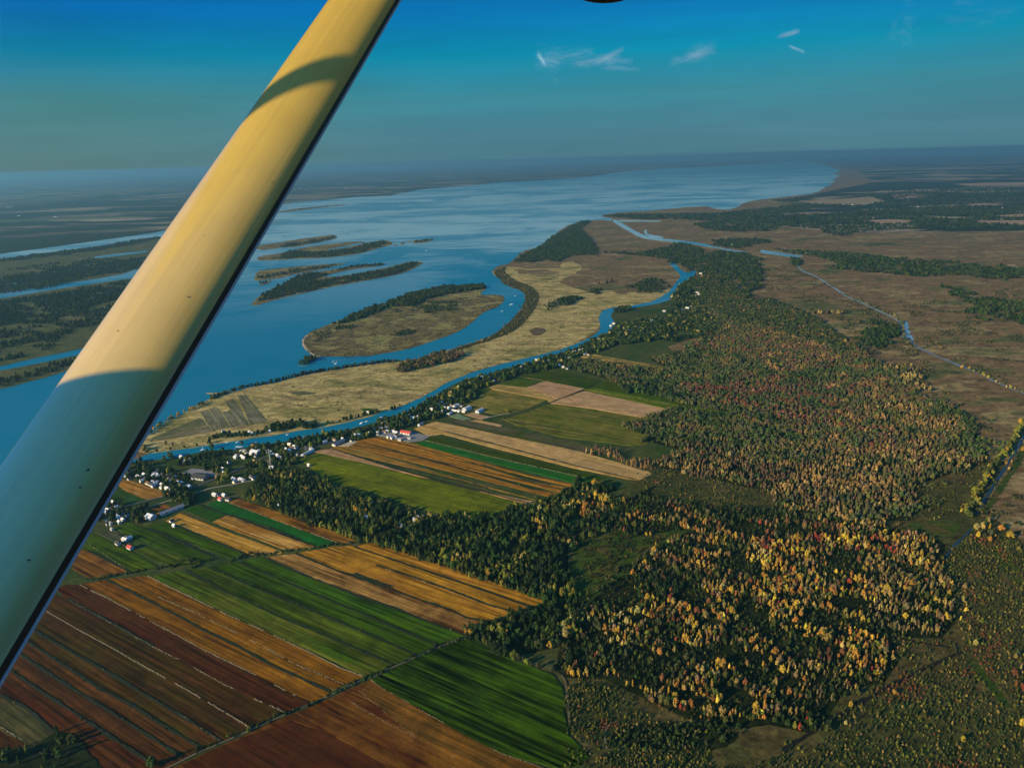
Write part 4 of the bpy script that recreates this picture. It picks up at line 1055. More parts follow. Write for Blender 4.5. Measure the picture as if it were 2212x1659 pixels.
for k, t_ in enumerate(DITCH + DITCH2):
    V, F_ = [], []
    strip_geo(dense(pts(t_), 8), 3.0 if k < len(DITCH) else 2.6, 1.19 + .003 * k, V, F_, .5)
    link('ditch', mesh('ditch', V, F_, [M_DITCH]), label='one of the thin dark ditches between the strip fields', category='ditch', kind='structure', group='ditches between the strips')

# ------------------------------------------------------------------ houses
ORD = ['first', 'second', 'third', 'fourth', 'fifth', 'sixth', 'seventh', 'eighth', 'ninth', 'tenth', 'eleventh', 'twelfth', 'thirteenth', 'fourteenth', 'fifteenth', 'sixteenth', 'seventeenth', 'eighteenth', 'nineteenth', 'twentieth']
for w in ('twenty', 'thirty', 'forty', 'fifty'):
    ORD += [w + '-' + x for x in ORD[:9]] + [{'twenty': 'thirtieth', 'thirty': 'fortieth', 'forty': 'fiftieth', 'fifty': 'sixtieth'}[w]]
PAINT = {'white': plain('white_paint', (.58, .57, .54), .6, .3, .06), 'cream': plain('cream_paint', (.72, .62, .45), .7, .2, .08), 'grey': plain('grey_siding', (.42, .43, .44), .7, .2, .1), 'brick': plain('brick_wall', (.36, .15, .09), .85, .1, .2)}
ROOF = {'white': plain('white_metal_roof', (.60, .60, .59), .45, .4, .06), 'dark': plain('dark_shingle_roof', (.06, .058, .056), .85, .1, .25), 'grey': plain('grey_shingle_roof', (.24, .24, .25), .8, .2, .2),
        'red': plain('red_metal_roof', (.50, .07, .05), .5, .3, .1), 'brown': plain('brown_shingle_roof', (.17, .095, .06), .85, .1, .2)}
M_PANE = plain('window_pane', (.03, .04, .05), .15, .5, .1)


def box_faces(V, F, x0, y0, z0, x1, y1, z1):
    b = len(V)
    V += [(x0, y0, z0), (x1, y0, z0), (x1, y1, z0), (x0, y1, z0), (x0, y0, z1), (x1, y0, z1), (x1, y1, z1), (x0, y1, z1)]
    F += [(b, b + 3, b + 2, b + 1), (b + 4, b + 5, b + 6, b + 7), (b, b + 1, b + 5, b + 4), (b + 1, b + 2, b + 6, b + 5), (b + 2, b + 3, b + 7, b + 6), (b + 3, b, b + 4, b + 7)]


def wall_mesh(key):
    # unit house: 1 long (x), 1 wide (y), eaves at 1, gable tops at 1.6
    V = [(-.5, -.5, -.05), (.5, -.5, -.05), (.5, .5, -.05), (-.5, .5, -.05), (-.5, -.5, 1), (.5, -.5, 1), (.5, .5, 1), (-.5, .5, 1), (-.5, 0, 1.6), (.5, 0, 1.6)]
    F = [(0, 1, 5, 4), (1, 2, 6, 9, 5), (2, 3, 7, 6), (3, 0, 4, 8, 7)]
    return mesh('wall', V, F, [PAINT[key]])


def roof_mesh(key):
    V, F = [], []
    for s in (-1, 1):
        b = len(V)
        e, r, ez, rz = s * .6, 0, .90, 1.62
        V += [(-.56, e, ez), (.56, e, ez), (.56, r, rz), (-.56, r, rz), (-.56, e, ez + .09), (.56, e, ez + .09), (.56, r, rz + .09), (-.56, r, rz + .09)]
        F += [(b + 4, b + 5, b + 6, b + 7) if s < 0 else (b + 7, b + 6, b + 5, b + 4), (b, b + 3, b + 2, b + 1), (b, b + 1, b + 5, b + 4), (b, b + 4, b + 7, b + 3), (b + 1, b + 2, b + 6, b + 5)]
    return mesh('roof', V, F, [ROOF[key]])


def panes_mesh(x):
    V, F = [], []
    box_faces(V, F, x - .05, -.512, .42, x + .05, -.495, .76)
    return mesh('window', V, F, [M_PANE])


WALLM = {k: wall_mesh(k) for k in PAINT}
ROOFM = {k: roof_mesh(k) for k in ROOF}
PANES = [panes_mesh(x) for x in (-.3, .05, .32)]
V, F = [], []
box_faces(V, F, .18, -.06, 1.2, .25, .06, 1.95)
CHIMNEY = mesh('chimney', V, F, [PAINT['brick']])
LOOKS = [('white', 'white'), ('white', 'dark'), ('white', 'grey'), ('white', 'white'), ('cream', 'brown'), ('white', 'grey'), ('white', 'white'), ('white', 'dark'), ('white', 'white'), ('grey', 'dark'), ('cream', 'white')]
HOUSES = []


def house(p, L, Wd, H, az, wall, roof, label, cat='house', name='house', group=None, chimney=False, windows=True, z=.6):
    e = link(name, None, label=label, category=cat)
    if group:
        e['group'] = group
    e.location = (p[0], p[1], z)
    e.rotation_euler = (0, 0, az)
    e.scale = (L, Wd, H)
    link('wall', WALLM[wall], e)
    r = link('roof', ROOFM[roof], e)
    if chimney:
        link('chimney', CHIMNEY, r)
    if windows:
        for m in PANES:
            link('window', m, e)
    HOUSES.append((p[0], p[1], max(L, Wd) * .62))
    return e


def cluster(text, place, group, size=(9, 14), looks=None, az=None, far=False, start=0, extra=0):
    P = pts(text)
    if extra:
        Q = P[RNG.random(len(P)) < extra]
        P = np.concatenate([P, Q + RNG.choice([-1, 1], (len(Q), 1)) * np.array([math.sin(A1), math.cos(A1)])[None, ::-1] * RNG.uniform(13, 22, (len(Q), 1)) + RNG.normal(0, 3, Q.shape)])
    items = []
    for i, p in enumerate(P):
        lk = (looks or LOOKS)[(i * 7 + start) % len(looks or LOOKS)]
        items.append((p, lk))
    by = {}
    for p, lk in items:
        by.setdefault(lk, []).append(p)
    for lk, ps in by.items():
        ps.sort(key=lambda q: proj((q[0], q[1], 3))[0])
        for j, p in enumerate(ps):
            L = random.uniform(*size) * (.66 if not far else 1)
            nm = f"{lk[1]}-roofed {lk[0]} house" if lk[0] != lk[1] else "all white house"
            lab = f"{nm}, {ORD[j]} such from left, {place}" if len(ps) > 1 else f"only {nm} {place}"
            house(p, L, L * random.uniform(.6, .75), random.uniform(2.5, 3.3), (az if az is not None else -A1 + math.pi / 2) + random.choice((0, math.pi / 2, 0)) + random.uniform(-.2, .2), lk[0], lk[1], lab,
                  group=group, chimney=not far and j % 2 == 0, windows=not far)


cluster("10: 395,515 430,500 530,525 560,532 572,570 615,553 632,562 640,595 652,607 685,580 703,576 722,586 748,597 788,607 705,490 737,502 747,524 805,535 847,550 882,550 920,532 937,572 958,582 992,602 1050,632 1078,628 840,650 867,660",
        'in rows above the brown field', 'houses in the rows above the brown field', (8, 12), extra=.55)
cluster("10: 205,880 240,876 320,930 315,968 370,985 415,945 210,1030 235,1028 890,1000 355,860 262,822 300,850 180,900", 'in the dark trees by the strut', 'houses in the dark trees by the strut', (7, 10), extra=.55)
cluster("10: 1555,548 1562,580 1630,553 1655,561 1738,528 1765,546", 'on lawns by the poplar wood', 'houses on the lawns left of the poplar wood', (10, 14), start=3)
cluster("10: 1350,718 1390,714 1450,722 1490,768", 'at the vivid green strip farm', 'farm houses above the vivid green strip', (9, 13), [('white', 'white'), ('white', 'dark')])
cluster("10: 1025,358 1087,343 1570,318 1608,295 1660,322 1688,268 1740,280 1822,250 1950,290 1976,286 2165,272 2050,320 2080,235 2112,232 2165,215 2197,203 1505,370 1437,438 1640,310", 'in the marina village', 'houses by the marina', (8, 12), extra=.55, start=5)
cluster("10: 1438,42 1722,50 1747,64 1937,40 11: 678,135", 'on the spit\'s inner bank', 'houses on the inner bank of the spit', (8, 12), [('white', 'white')])
cluster("10: 427,1190 315,1240 392,1200 415,1178", 'of the lone farmstead by the strut', 'houses of the lone farmstead', (9, 13), [('white', 'white'), ('white', 'dark')])
cluster("11: 5,465 95,468 147,474 12,525 275,410 360,388 440,382 525,398 550,345 577,346 600,350 640,310 672,324 740,300 765,337 125,628", 'on the road left of the red barn', 'houses along the river road left of the red barn', (8, 12), extra=.55, start=2)
cluster("11: 830,315 860,310 895,304 937,320 870,365 905,372 937,366 967,356 1065,376 985,205 930,228 855,245 1160,250 1080,235 1095,185 1150,180 915,312", 'round the red roofed barn', 'houses round the red roofed barn', (8, 13), extra=.55, start=4)
cluster("11: 1330,60 1365,38 1390,72 1340,78 1417,50 1375,126 1435,95 1275,103 1455,135 1550,72 1530,118", 'near the white tunnels', 'houses near the white tunnels', (8, 13), extra=.55, start=1)
cluster("5: 865,360 910,350 962,340 950,385 1100,305 1150,310 1170,265 1235,245 1262,265 1310,225 1322,250 1400,245 1452,230 1445,300 1420,290", 'under trees at the river bend', 'houses under the trees along the straight river reach', (8, 12), extra=.55, start=6)
cluster("5: 1482,185 1500,180 1530,175 1552,165 1565,205 1582,180 1600,160 1617,140 1650,120 1692,105 1790,45 1820,20 1842,40 1862,45 1945,25", 'along the upper river reach', 'houses along the upper river reach', (8, 12), extra=.55, start=2)
cluster("3: 235,925 250,915 270,960 300,950 322,952 190,1000 205,990 370,940 382,935 400,905 430,902 442,898 515,890 490,855", 'beside the river arm loop', 'houses beside the loop of the river arm', (9, 13), [('white', 'white'), ('white', 'grey')], far=True)
cluster("3: 527,865 547,860 580,850 602,840 635,800 646,780 655,786 662,774 650,765 640,745 600,740 612,725 640,700 665,675 625,830 640,880", 'near the end of the river arm', 'houses near the end of the river arm', (9, 14), [('white', 'white'), ('white', 'grey')], far=True, start=1)
cluster("3: 1410,600 1592,612 1686,618 1712,626 1885,640 1957,640 1990,646 2022,645", 'along the straight village canal', 'houses along the straight canal far right', (14, 20), [('white', 'white')], far=True)
cluster("3: 1395,345 1487,408 1705,355 1860,357 2115,360 1915,275 2030,288 1655,310 2200,380 1895,420", 'among the far lakeside farms', 'far farmhouses', (22, 34), [('white', 'white')], far=True)
cluster("3: 1140,575 1172,578 905,638 815,537", 'beside the channel through the groves', 'houses beside the channel', (14, 18), [('white', 'white')], far=True)
cluster("1: 50,1110 105,1155 300,1160 1605,1005 1580,1012 2: 545,378 310,372 235,374 1290,316 1420,314", 'beyond the lake', 'far buildings beyond the lake', (40, 70), [('white', 'white')], far=True)
P8 = "4: 1190,950 1480,985 1520,970 1740,1020 1765,935 2050,1020 2030,1035 2085,1022 8: 75,98 290,152 350,160 375,118 395,98 430,100 345,168"
cluster(P8, 'inside the poplar wood', 'cabins among the trees of the poplar wood', (6, 9), [('white', 'white'), ('white', 'grey')])


def at(text):
    return pts(text)[0]


ROWAZ = -A1 + math.pi / 2
house(at("11: 1032,330"), 21, 8, 4.2, ROWAZ + .1, 'white', 'red', 'long white barn with a bright red roof in the farmyard', 'barn', 'barn', chimney=False)
house(at("10: 890,886"), 34, 8, 3.6, ROWAZ + math.pi / 2 - .1, 'white', 'grey', 'long narrow white barn beside the small square green field', 'barn', 'barn')
house(at("10: 668,963"), 13, 10, 4.6, ROWAZ, 'white', 'white', 'white barn with a wide gable in the dark trees', 'barn', 'barn')
house(at("10: 1195,530"), 24, 17, 4.4, ROWAZ + .3, 'grey', 'dark', 'big dark roofed hall beside the bare lot', 'hall', 'hall')
house(at("10: 1780,266"), 16, 9, 4.2, ROWAZ + .1, 'white', 'white', 'large white boathouse at the head of the marina', 'boathouse', 'boathouse')
house(at("10: 447,1285"), 9, 6, 3.2, ROWAZ, 'white', 'red', 'red roofed shed at the corner of the lone farmstead', 'shed', 'shed')
house(at("10: 1408,768"), 7, 5, 3.2, ROWAZ, 'white', 'red', 'red roofed shed of the small farm above the vivid green', 'shed', 'shed')
house(at("11: 400,420"), 27, 8, 3.6, ROWAZ + math.pi / 2 + .1, 'white', 'grey', 'long grey roofed shed at the head of the brown strips', 'shed', 'shed')
house(at("5: 450,680"), 12, 6, 3.2, ROWAZ + math.pi / 2, 'white', 'grey', 'grey roofed shed at the head of the tan stubble strips', 'shed', 'shed')


def tunnel_mesh(n=12):
    V, F = [], []
    for x in (-.5, .5):
        for i in range(n + 1):
            a = math.pi * i / n
            V.append((x, -.5 * math.cos(a), math.sin(a)))
    for i in range(n):
        F.append((i, i + 1, i + n + 2, i + n + 1)[::-1])
    return V, F, n


V, F, n = tunnel_mesh()
COVER = mesh('cover', V, F, [PAINT['white']], smooth_=True)
V2 = [(x, -.5 * math.cos(math.pi * i / n), math.sin(math.pi * i / n)) for x in (-.497, .497) for i in range(n + 1)]
ENDW = [mesh('end_wall', V2[:n + 1], [tuple(range(n + 1))], [PAINT['grey']]), mesh('end_wall', V2[n + 1:], [tuple(range(n, -1, -1))], [PAINT['grey']])]
for t, L, Wd, H, az, lab in (("11: 115,509", 30, 8, 4.5, ROWAZ + math.pi / 2 + .12, 'long low white tunnel shed at the corner of the lime field'), ("11: 1495,70", 14, 9, 5, ROWAZ + math.pi / 2, 'smallest white tunnel, nearest the riverside trees'),
                             ("11: 1602,100", 20, 13, 7, ROWAZ + math.pi / 2, 'biggest white tunnel, the middle one of three'), ("11: 1720,121", 19, 11, 6.5, ROWAZ + math.pi / 2, 'white tunnel farthest out in the olive field'), ("11: 1500,115", 20, 6, 3.5, ROWAZ, 'narrow white tunnel in front of the middle big one')):
    p = at(t)
    e = link('storage_tunnel', None, label=lab, category='tunnel shed', group='white tunnel sheds')
    e.location, e.rotation_euler, e.scale = (p[0], p[1], .3), (0, 0, az), (L, Wd, H)
    link('cover', COVER, e)
    for m in ENDW:
        link('end_wall', m, e)
    HOUSES.append((p[0], p[1], L * .6))

# lattice mast with a hut at its foot
p = at("10: 1946,418")
e = link('lattice_mast', None, label='tall pale lattice mast standing in the village trees', category='mast')
e.location = (p[0], p[1], .3)
MST = 34.0


def tube(V, F, a, b, r, n=5):
    a, b = Vector(a), Vector(b)
    d = (b - a).normalized()
    u = d.orthogonal().normalized()
    w = d.cross(u)
    s = len(V)
    for q in (a, b):
        for k in range(n):
            t = 6.28318 * k / n
            V.append(tuple(q + (u * math.cos(t) + w * math.sin(t)) * r))
    for k in range(n):
        F.append((s + k, s + (k + 1) % n, s + n + (k + 1) % n, s + n + k))
    F.append(tuple(range(s + n - 1, s - 1, -1)))
    F.append(tuple(range(s + n, s + 2 * n)))


C3 = [(math.cos(a), math.sin(a)) for a in (0, 2.094, 4.189)]
for c in C3:
    V, F = [], []
    tube(V, F, (c[0] * 1.4, c[1] * 1.4, 0), (c[0] * .5, c[1] * .5, MST), .14)
    link('leg', mesh('leg', V, F, [PAINT['white']]), e)
V, F = [], []
for i in range(14):
    z0, z1 = MST * i / 14, MST * (i + 1) / 14
    r0, r1 = 1.4 - .9 * i / 14, 1.4 - .9 * (i + 1) / 14
    for k in range(3):
        a, b = C3[k], C3[(k + 1) % 3]
        tube(V, F, (a[0] * r0, a[1] * r0, z0), (b[0] * r1, b[1] * r1, z1), .06, 4)
link('lattice', mesh('lattice', V, F, [PAINT['white']]), e)
V, F = [], []
tube(V, F, (-.9, 0, MST - 1), (.9, 0, MST - .2), .5, 6)
link('antenna', mesh('antenna', V, F, [PAINT['white']]), e)
house(p + np.array([2.5, -5]), 7, 5, 3.2, .2, 'white', 'white', 'small white hut at the foot of the lattice mast', 'hut', 'hut', windows=False)

# boats
HULL = plain('white_hull', (.85, .85, .84), .35, .4, .04)


def boat_mesh():
    prof = [(-.5, .34, .0), (-.2, .40, 0), (.15, .36, .04), (.38, .2, .1), (.5, 0.01, .16)]
    V, F = [], []
    for x, w, r in prof:
        V += [(x, -w, .5 + r), (x, -w * .7, -.1), (x, w * .7, -.1), (x, w, .5 + r)]
    for i in range(len(prof) - 1):
        a = 4 * i
        for k in range(3):
            F.append((a + k, a + 4 + k, a + 5 + k, a + 1 + k)[::-1])
        F.append((a, a + 3, a + 7, a + 4)[::-1])
    F.append((0, 1, 2, 3)[::-1])
    V2, F2 = [], []
    box_faces(V2, F2, -.22, -.24, .5, .12, .24, 1.05)
    V2[-4], V2[-1] = V2[-4], V2[-1]
    return mesh('hull', V, F, [HULL]), mesh('cabin', V2, F2, [HULL])


HULLM, CABM = boat_mesh()
B = [("2: 1670,1168", 14, 'large white motorboat in the channel right of the teardrop island'), ("2: 1607,1213", 8, 'small white boat just below the large motorboat'), ("2: 1092,802", 14, 'lone white boat out on the wide water past the islands'),
     ("2: 478,1570", 10, 'white sailing boat below the near tip of the teardrop island'), ("2: 458,1558", 6, 'little white dinghy beside the sailing boat'), ("2: 211,1093", 11, 'white boat close under the longest wooded island'), ("2: 945,1113", 9, 'white boat hugging the tree side of the teardrop island'),
     ("2: 1693,1110", 8, 'small boat in the upper bend right of the teardrop island'),
     ("11: 620,226", 10, 'white boat tied to the far bank opposite the red barn'), ("11: 665,212", 7, 'small boat just upstream of the tied white boat'), ("11: 800,176", 9, 'white boat moored halfway to the white tunnels'), ("11: 1090,88", 7, 'small white boat in midstream near the tunnels'),
     ("11: 668,262", 10, 'white boat on the village bank opposite the tied boat'), ("10: 1595,196", 9, 'first of the white boats in the marina, topmost left'), ("10: 1630,200", 9, 'white marina boat right of the topmost left one'), ("10: 1560,226", 6, 'lowest left small boat in the marina'),
     ("10: 1592,147", 7, 'lone boat just above the marina in midstream'), ("10: 1633,236", 8, 'white marina boat below the yellowish trees'), ("10: 1785,147", 6, 'tiny boat in midstream right of the yellowish trees'), ("10: 1220,230", 9, 'small boat with a mast left of the marina'), ("10: 1480,150", 7, 'small boat moored at the bushes of the spit'), ("10: 2125,66", 6, 'tiny boat in midstream farthest from the marina')]
for t, L, lab in B:
    p = at(t)
    e = link('boat', None, label=lab, category='boat', group='white boats on the river')
    e.location, e.rotation_euler, e.scale = (p[0], p[1], .5), (0, 0, random.uniform(.1, .9)), (L, L * .55, L * .16)
    link('hull', HULLM, e)
    link('cabin', CABM, e)
    if 'sail' in lab or 'mast' in lab:
        V, F = [], []
        tube(V, F, (0, 0, .5), (0, 0, 6.5), .03)
        link('mast', mesh('mast', V, F, [HULL]), e)

# tracks and roads
M_PATH = plain('worn_earth', (.12, .10, .055), scale=.2)
M_ROAD = plain('asphalt', (.075, .075, .08), .9, .2, .15, .3)
for t, w, mat, nm, lab, z in (
        ("7: 700,1640 980,1524 1120,1450 1280,1384 1460,1304 1660,1214 1780,1166 1900,1114 2100,1014 8: 100,1100 200,1045 410,955 540,895 690,848", 2.4, M_PATH, 'path', 'rutted farm track running diagonally between the strips', 1.25),
        ("10: 60,960 250,870 480,810 640,770 850,722 1000,690 1180,610 1350,540 1500,490 1640,420 1760,350 1900,310", 5, M_ROAD, 'road', 'grey road climbing from the strut to the marina', 1.22),
        ("10: 560,870 750,810 900,760 1150,690 1300,640 1500,610 1740,560", 4, M_TRACK, 'path', 'pale lane across the lawns left of the poplar wood', 1.23),
        ("10: 1900,310 2200,250 11: 0,480 280,420 550,360 760,315 900,270 1080,200 1250,130 1400,70 1600,0 5: 830,400 990,340 1170,285 1310,240 1450,195 1580,165 1720,80", 5, M_ROAD, 'road', 'village road following the river bank', 1.22),
        ("11: 1740,190 1830,170 1920,150 2000,140", 4, M_TRACK, 'path', 'pale dirt path past the white tunnels', 1.26),
        ("9: 700,1560 950,1400 1200,1250 1450,1110 1640,1020 1830,935", 3.5, M_DIRT, 'ditch', 'long straight black ditch across the scrub at lower right', 1.25),
        ("9: 1195,818 1400,850 1600,890 1800,915", 2.5, M_DIRT, 'ditch', 'thin black ditch leaving the autumn wood toward the corner', 1.25),
        ("8: 1600,1370 1560,1420 1560,1500 1570,1540", 1.6, M_PATH, 'path', 'worn footpath on the left of the painted shade patch', 1.27),
        ("8: 1290,1080 1320,1140 1330,1280 1340,1400", 1.6, M_PATH, 'path', 'faint path along the end of the striped green field', 1.27),
        ("8: 1650,330 1720,250 1700,215", 2, M_DIRT, 'ditch', 'dark winding ditch in the green glade', 1.27),
        ("12: 780,486 900,495 1020,502 1240,522 1600,553 1900,577 2110,598 2250,600", 12, M_WATER, 'water', 'straight narrow village canal running to the right edge', .5),
        ("12: 1660,585 1900,595 2120,605 2250,607", 9, M_TRACK, 'road', 'pale straight road below the village canal', .44)):
    V, F = [], []
    strip_geo(dense(smooth(pts(t), 1, False), 6 if w < 8 else 40), w, z, V, F, .15)
    link(nm, mesh(nm, V, F, [mat]), label=lab, category={'ditch': 'ditch'}.get(nm, nm), kind='structure')
sheet('yard', pts("10: 1000,480 1100,430 1330,450 1400,490 1300,520 1150,520 1080,500"), 1.2, plain('paved_lot', (.22, .21, .20), scale=.1), 'grey paved lot beside the dark roofed hall', 'parking lot', .2)
sheet('yard', pts("11: 760,340 900,300 1060,300 1180,330 1260,350 1190,390 1060,405 900,370"), 1.2, plain('farm_yard', (.20, .19, .17), scale=.1), 'grey farmyard round the red roofed barn', 'yard', .2)
sheet('yard', pts("11: 400,445 520,395 580,400 500,445"), 1.21, plain('pale_soil', (.42, .34, .22), scale=.1), 'pale bare soil at the head of the brown strips', 'yard', .2)

# ------------------------------------------------------------------ plant the trees
T = {k: np.concatenate(v) for k, v in TREES.items()}
P, H = T['P'], T['H']
keep = np.ones(len(P), bool)
for hx, hy, r in HOUSES:
    d2 = (P[:, 0] - hx) ** 2 + (P[:, 1] - hy) ** 2
    keep &= d2 > (r + .8) ** 2
    # nothing tall on the sunny and the open side of a house
    for q in (4,):
        keep &= ~(((P[:, 0] - hx + q * .45) ** 2 + (P[:, 1] - hy + q) ** 2 < (r * .7) ** 2) & (hy < 2600))
for k in T:
    T[k] = T[k][keep]
P, H = T['P'], T['H']
N = len(P)
tint = np.array([LEAF[c] for c in T['C']]) * RNG.uniform(.72, 1.3, (N, 1)) * RNG.uniform(.9, 1.1, (N, 3))
fz = T['Z'] == 'forest'
tint[fz & np.isin(T['C'], ('dark', 'green', 'olive', 'moss'))] *= (1.75, 1.5, 1.7)  # forest greens lightened: middle-distance light and haze put into the leaf colour
tint[fz & ~np.isin(T['C'], ('dark', 'green', 'olive', 'moss'))] *= (.98, .86, .98)
tint[np.isin(T['Z'], ('riverside village', 'strip', 'canal row'))] *= 1.25
pick = np.array([KINDS.index(s) for s in T['S']]) * 4 + RNG.integers(0, 4, N)
d = np.column_stack([P, np.zeros(N)]) - EYE
zc = d @ CF
PX, PY = W2 / 2 + FPX * (d @ CR) / zc, H2 / 2 - FPX * (d @ CU) / zc
seen = (PX > 8) & (PX < W2 - 8) & (PY > 20) & (PY < H2 - 6) & ~((PX < 868 - .586 * PY))
rank = np.where(seen & (T['S'] != 'bush'), H / np.linalg.norm(d, axis=1), 0)
big = np.argsort(-rank)[:300]
single = np.zeros(N, bool)
single[big] = True
SAY = {'dark': 'dark green', 'green': 'green', 'olive': 'olive', 'moss': 'moss green', 'lime': 'yellow-green', 'gold': 'golden', 'lemon': 'lemon yellow', 'amber': 'amber', 'russet': 'russet', 'red': 'red', 'rose': 'pinkish', 'tan': 'tan', 'straw': 'straw coloured',
       'grey': 'grey brown', 'mauve': 'dull mauve'}
FORM = {'round': 'round', 'tall': 'slim', 'broad': 'spreading', 'thin': 'bare stemmed', 'bush': 'low'}
MARKS = [('by the painted shade', 1430, 1570), ('above the painted shade', 1520, 1500), ('near the straight black ditch', 1700, 1570), ('on the ditch at lower right', 1850, 1500), ('by the striped green field', 1230, 1440), ('deep in the autumn wood', 1480, 1420),
         ('on the wood\'s thin right side', 1800, 1400), ('in the autumn wood\'s middle', 1620, 1430), ('in the dark bottom left corner', 60, 1630), ('in the bottom right scrub', 2080, 1600), ('in the right edge scrub', 2150, 1350), ('in the wood below the glade', 1380, 1300),
         ('at the wood\'s field edge', 1080, 1390), ('in the lower poplar wood', 1150, 1250), ('beside the yellow ditch row', 2080, 1130), ('in the wood behind the middle', 1600, 1300), ('at the thin wood\'s upper side', 1830, 1270), ('by the golden stubble strips', 950, 1220)]
cls = {}
for i in big:
    mk = min(MARKS, key=lambda m: (m[1] - PX[i]) ** 2 + (m[2] - PY[i]) ** 2)[0]
    sz = 'tall' if H[i] > 11.2 else ('small' if H[i] < 8.6 else '')
    cls.setdefault((sz, FORM[T['S'][i]], SAY[T['C'][i]], mk), []).append(i)
for (sz, fm, cn, mk), ii in cls.items():
    ii.sort(key=lambda i: PX[i])
    base = f"{sz} {fm} {cn} tree".strip()
    for j, i in enumerate(ii):
        lab = f"{base} {mk}" if len(ii) == 1 else f"{base}, {ORD[j]} such from left {mk}"
        _, cm, tm = PROTO[T['S'][i]][pick[i] % 4]
        e = link('tree', None, label=lab, category='tree', group='autumn trees of the near woods')
        e.location = (P[i, 0], P[i, 1], .65)
        e.rotation_euler = (0, 0, random.uniform(0, 6.28))
        w = H[i] * T['W'][i]
        e.scale = (w, w, H[i])
        link('crown', cm, e, tint=[float(x) for x in tint[i]])
        link('trunk', tm, e)
STUFF = {'forest': ('forest', 'broad mottled green and pinkish autumn forest covering the right middle', 'forest'), 'strip': ('woods', 'narrow strip of trees between the dark green meadows', 'woods'), 'autumn wood': ('woods', 'rest of the patchy gold and red autumn wood', 'woods'),
         'poplar wood': ('woods', 'dark green poplar wood running between the fields', 'woods'), 'riverside village': ('woods', 'dark belt of trees round the riverside village', 'woods'), 'hamlet': ('woods', 'dark trees round the white hamlet houses', 'woods'),
         'spit point': ('foliage', 'clump of yellow leaved trees on the point of the spit', 'trees'), 'spit shore': ('woods', 'thin lines of trees on both shores of the tan spit', 'woods'), 'spit copse': ('woods', 'pinkish brown copse on the shore of the tan spit', 'woods'),
         'teardrop island': ('woods', 'dark trees along the back of the teardrop island', 'woods'), 'spit wood': ('woods', 'blue green wood at the lake end of the spit', 'woods'), 'spit scrub': ('undergrowth', 'low brown scrub bushes along the outer shore of the spit', 'scrub'),
         'river islands': ('woods', 'dark woods on the islands beyond the river', 'woods'), 'far groves': ('woods', 'hazy blue green groves between the far marshes', 'woods'), 'canal row': ('woods', 'straw coloured rows of trees beside the canal pool and track', 'woods'),
         'ditch row': ('woods', 'double row of yellow green trees along the ditch at right', 'woods'), 'scrubland': ('woods', 'few bright trees dotted over the scrub at right', 'woods'), 'corner trees': ('woods', 'dark poplars in the bottom left corner', 'woods'),
         'field trees': ('woods', 'odd yellow trees beside the fields', 'woods'), 'hedgerow': ('shrubbery', 'low dark hedge bushes along the strips and the farm track', 'hedge bushes')}
for zn, (nm, lab, cat) in STUFF.items():
    k = (T['Z'] == zn) & ~single
    if k.any():
        stuff(nm, P[k], H[k], T['W'][k], pick[k], tint[k], lab, cat)
print('trees', N)

# low bushes over the scrub in the lower right, and dry grass along the strips
SB = fill("9: 960,1400 1200,1250 1450,1110 1640,1020 1830,935 1880,850 1760,560 1740,380 1850,220 1990,120 2300,330 2500,900 2500,1800 1200,1800 0,1800 -400,1640 -300,1560 200,1640 600,1600", 3.6, .30, 9, [pts("9: 1835,950 1870,940 1960,1050 2040,1150 2130,1260 2100,1300 2010,1190 1910,1060")])
SB = np.concatenate([SB, fill("9: 1350,850 1700,880 1810,920 1600,1010 1440,1090 1330,1130 1420,1000", 4, .4, 9), fill("8: 1310,1100 1480,1110 1560,1140 1560,1370 1500,1540 1450,1560 1340,1450 1310,1300", 3.4, .42, 8), fill("8: 1480,1590 1700,1545 2212,1560 2212,1700 1450,1700", 3.2, .2, 9)])
SB = np.concatenate([SB, fill(AUTUMN, 4.6, .50, 9), fill("6: -60,1020 60,1020 300,1075 720,1165 760,1215 680,1290 480,1270 200,1200 -60,1140", 4.2, .46, 10), fill("8: 1400,250 1500,190 1640,160 1900,190 2120,150 1980,250 1800,400 1600,480 1500,600 1400,620 1350,480", 4.5, .50, 9),
                     fill("8: 1250,1690 1400,1500 1310,1290 1300,1100 1500,1130 1650,1200 1850,1290 2100,1370 2212,1420 2212,1560 1900,1580", 3.6, .34, 9), fill("6: 1560,1180 1640,1090 1900,1020 2000,970 2060,1000 1900,1270 1700,1330 1560,1300", 5, .5, 14)])
SB = SB[vnoise(SB, 3, 31) > .12]
n = len(SB)
in_wood = inside(SB, pts(AUTUMN))  # bushes inside the wood get a darker tint as painted shade
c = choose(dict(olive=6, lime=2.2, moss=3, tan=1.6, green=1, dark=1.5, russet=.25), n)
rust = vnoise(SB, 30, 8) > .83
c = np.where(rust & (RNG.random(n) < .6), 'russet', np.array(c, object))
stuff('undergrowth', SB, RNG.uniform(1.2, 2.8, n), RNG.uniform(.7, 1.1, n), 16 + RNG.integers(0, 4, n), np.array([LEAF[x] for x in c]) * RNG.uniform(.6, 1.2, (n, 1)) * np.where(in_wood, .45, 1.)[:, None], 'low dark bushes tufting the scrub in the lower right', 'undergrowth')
MB = np.concatenate([fill("6: 1100,120 1350,60 1480,150 1560,300 1700,380 1560,420 1350,330 1150,230", 7, .53, 40), fill("6: 1500,60 2230,-60 2230,600 1900,420 1650,330 1540,220", 8, .58, 50), fill("6: 1450,400 1640,420 1800,600 2000,760 2160,800 2000,1000 1900,760 1700,620", 6, .55, 30),
                     fill("3: 950,620 1250,700 1400,800 1620,920 1500,960 1200,860 980,760", 9, .60, 50), fill("9: 1700,60 1960,90 2060,120 2300,300 2300,0 2100,-60", 5, .6, 14)])
n = len(MB)
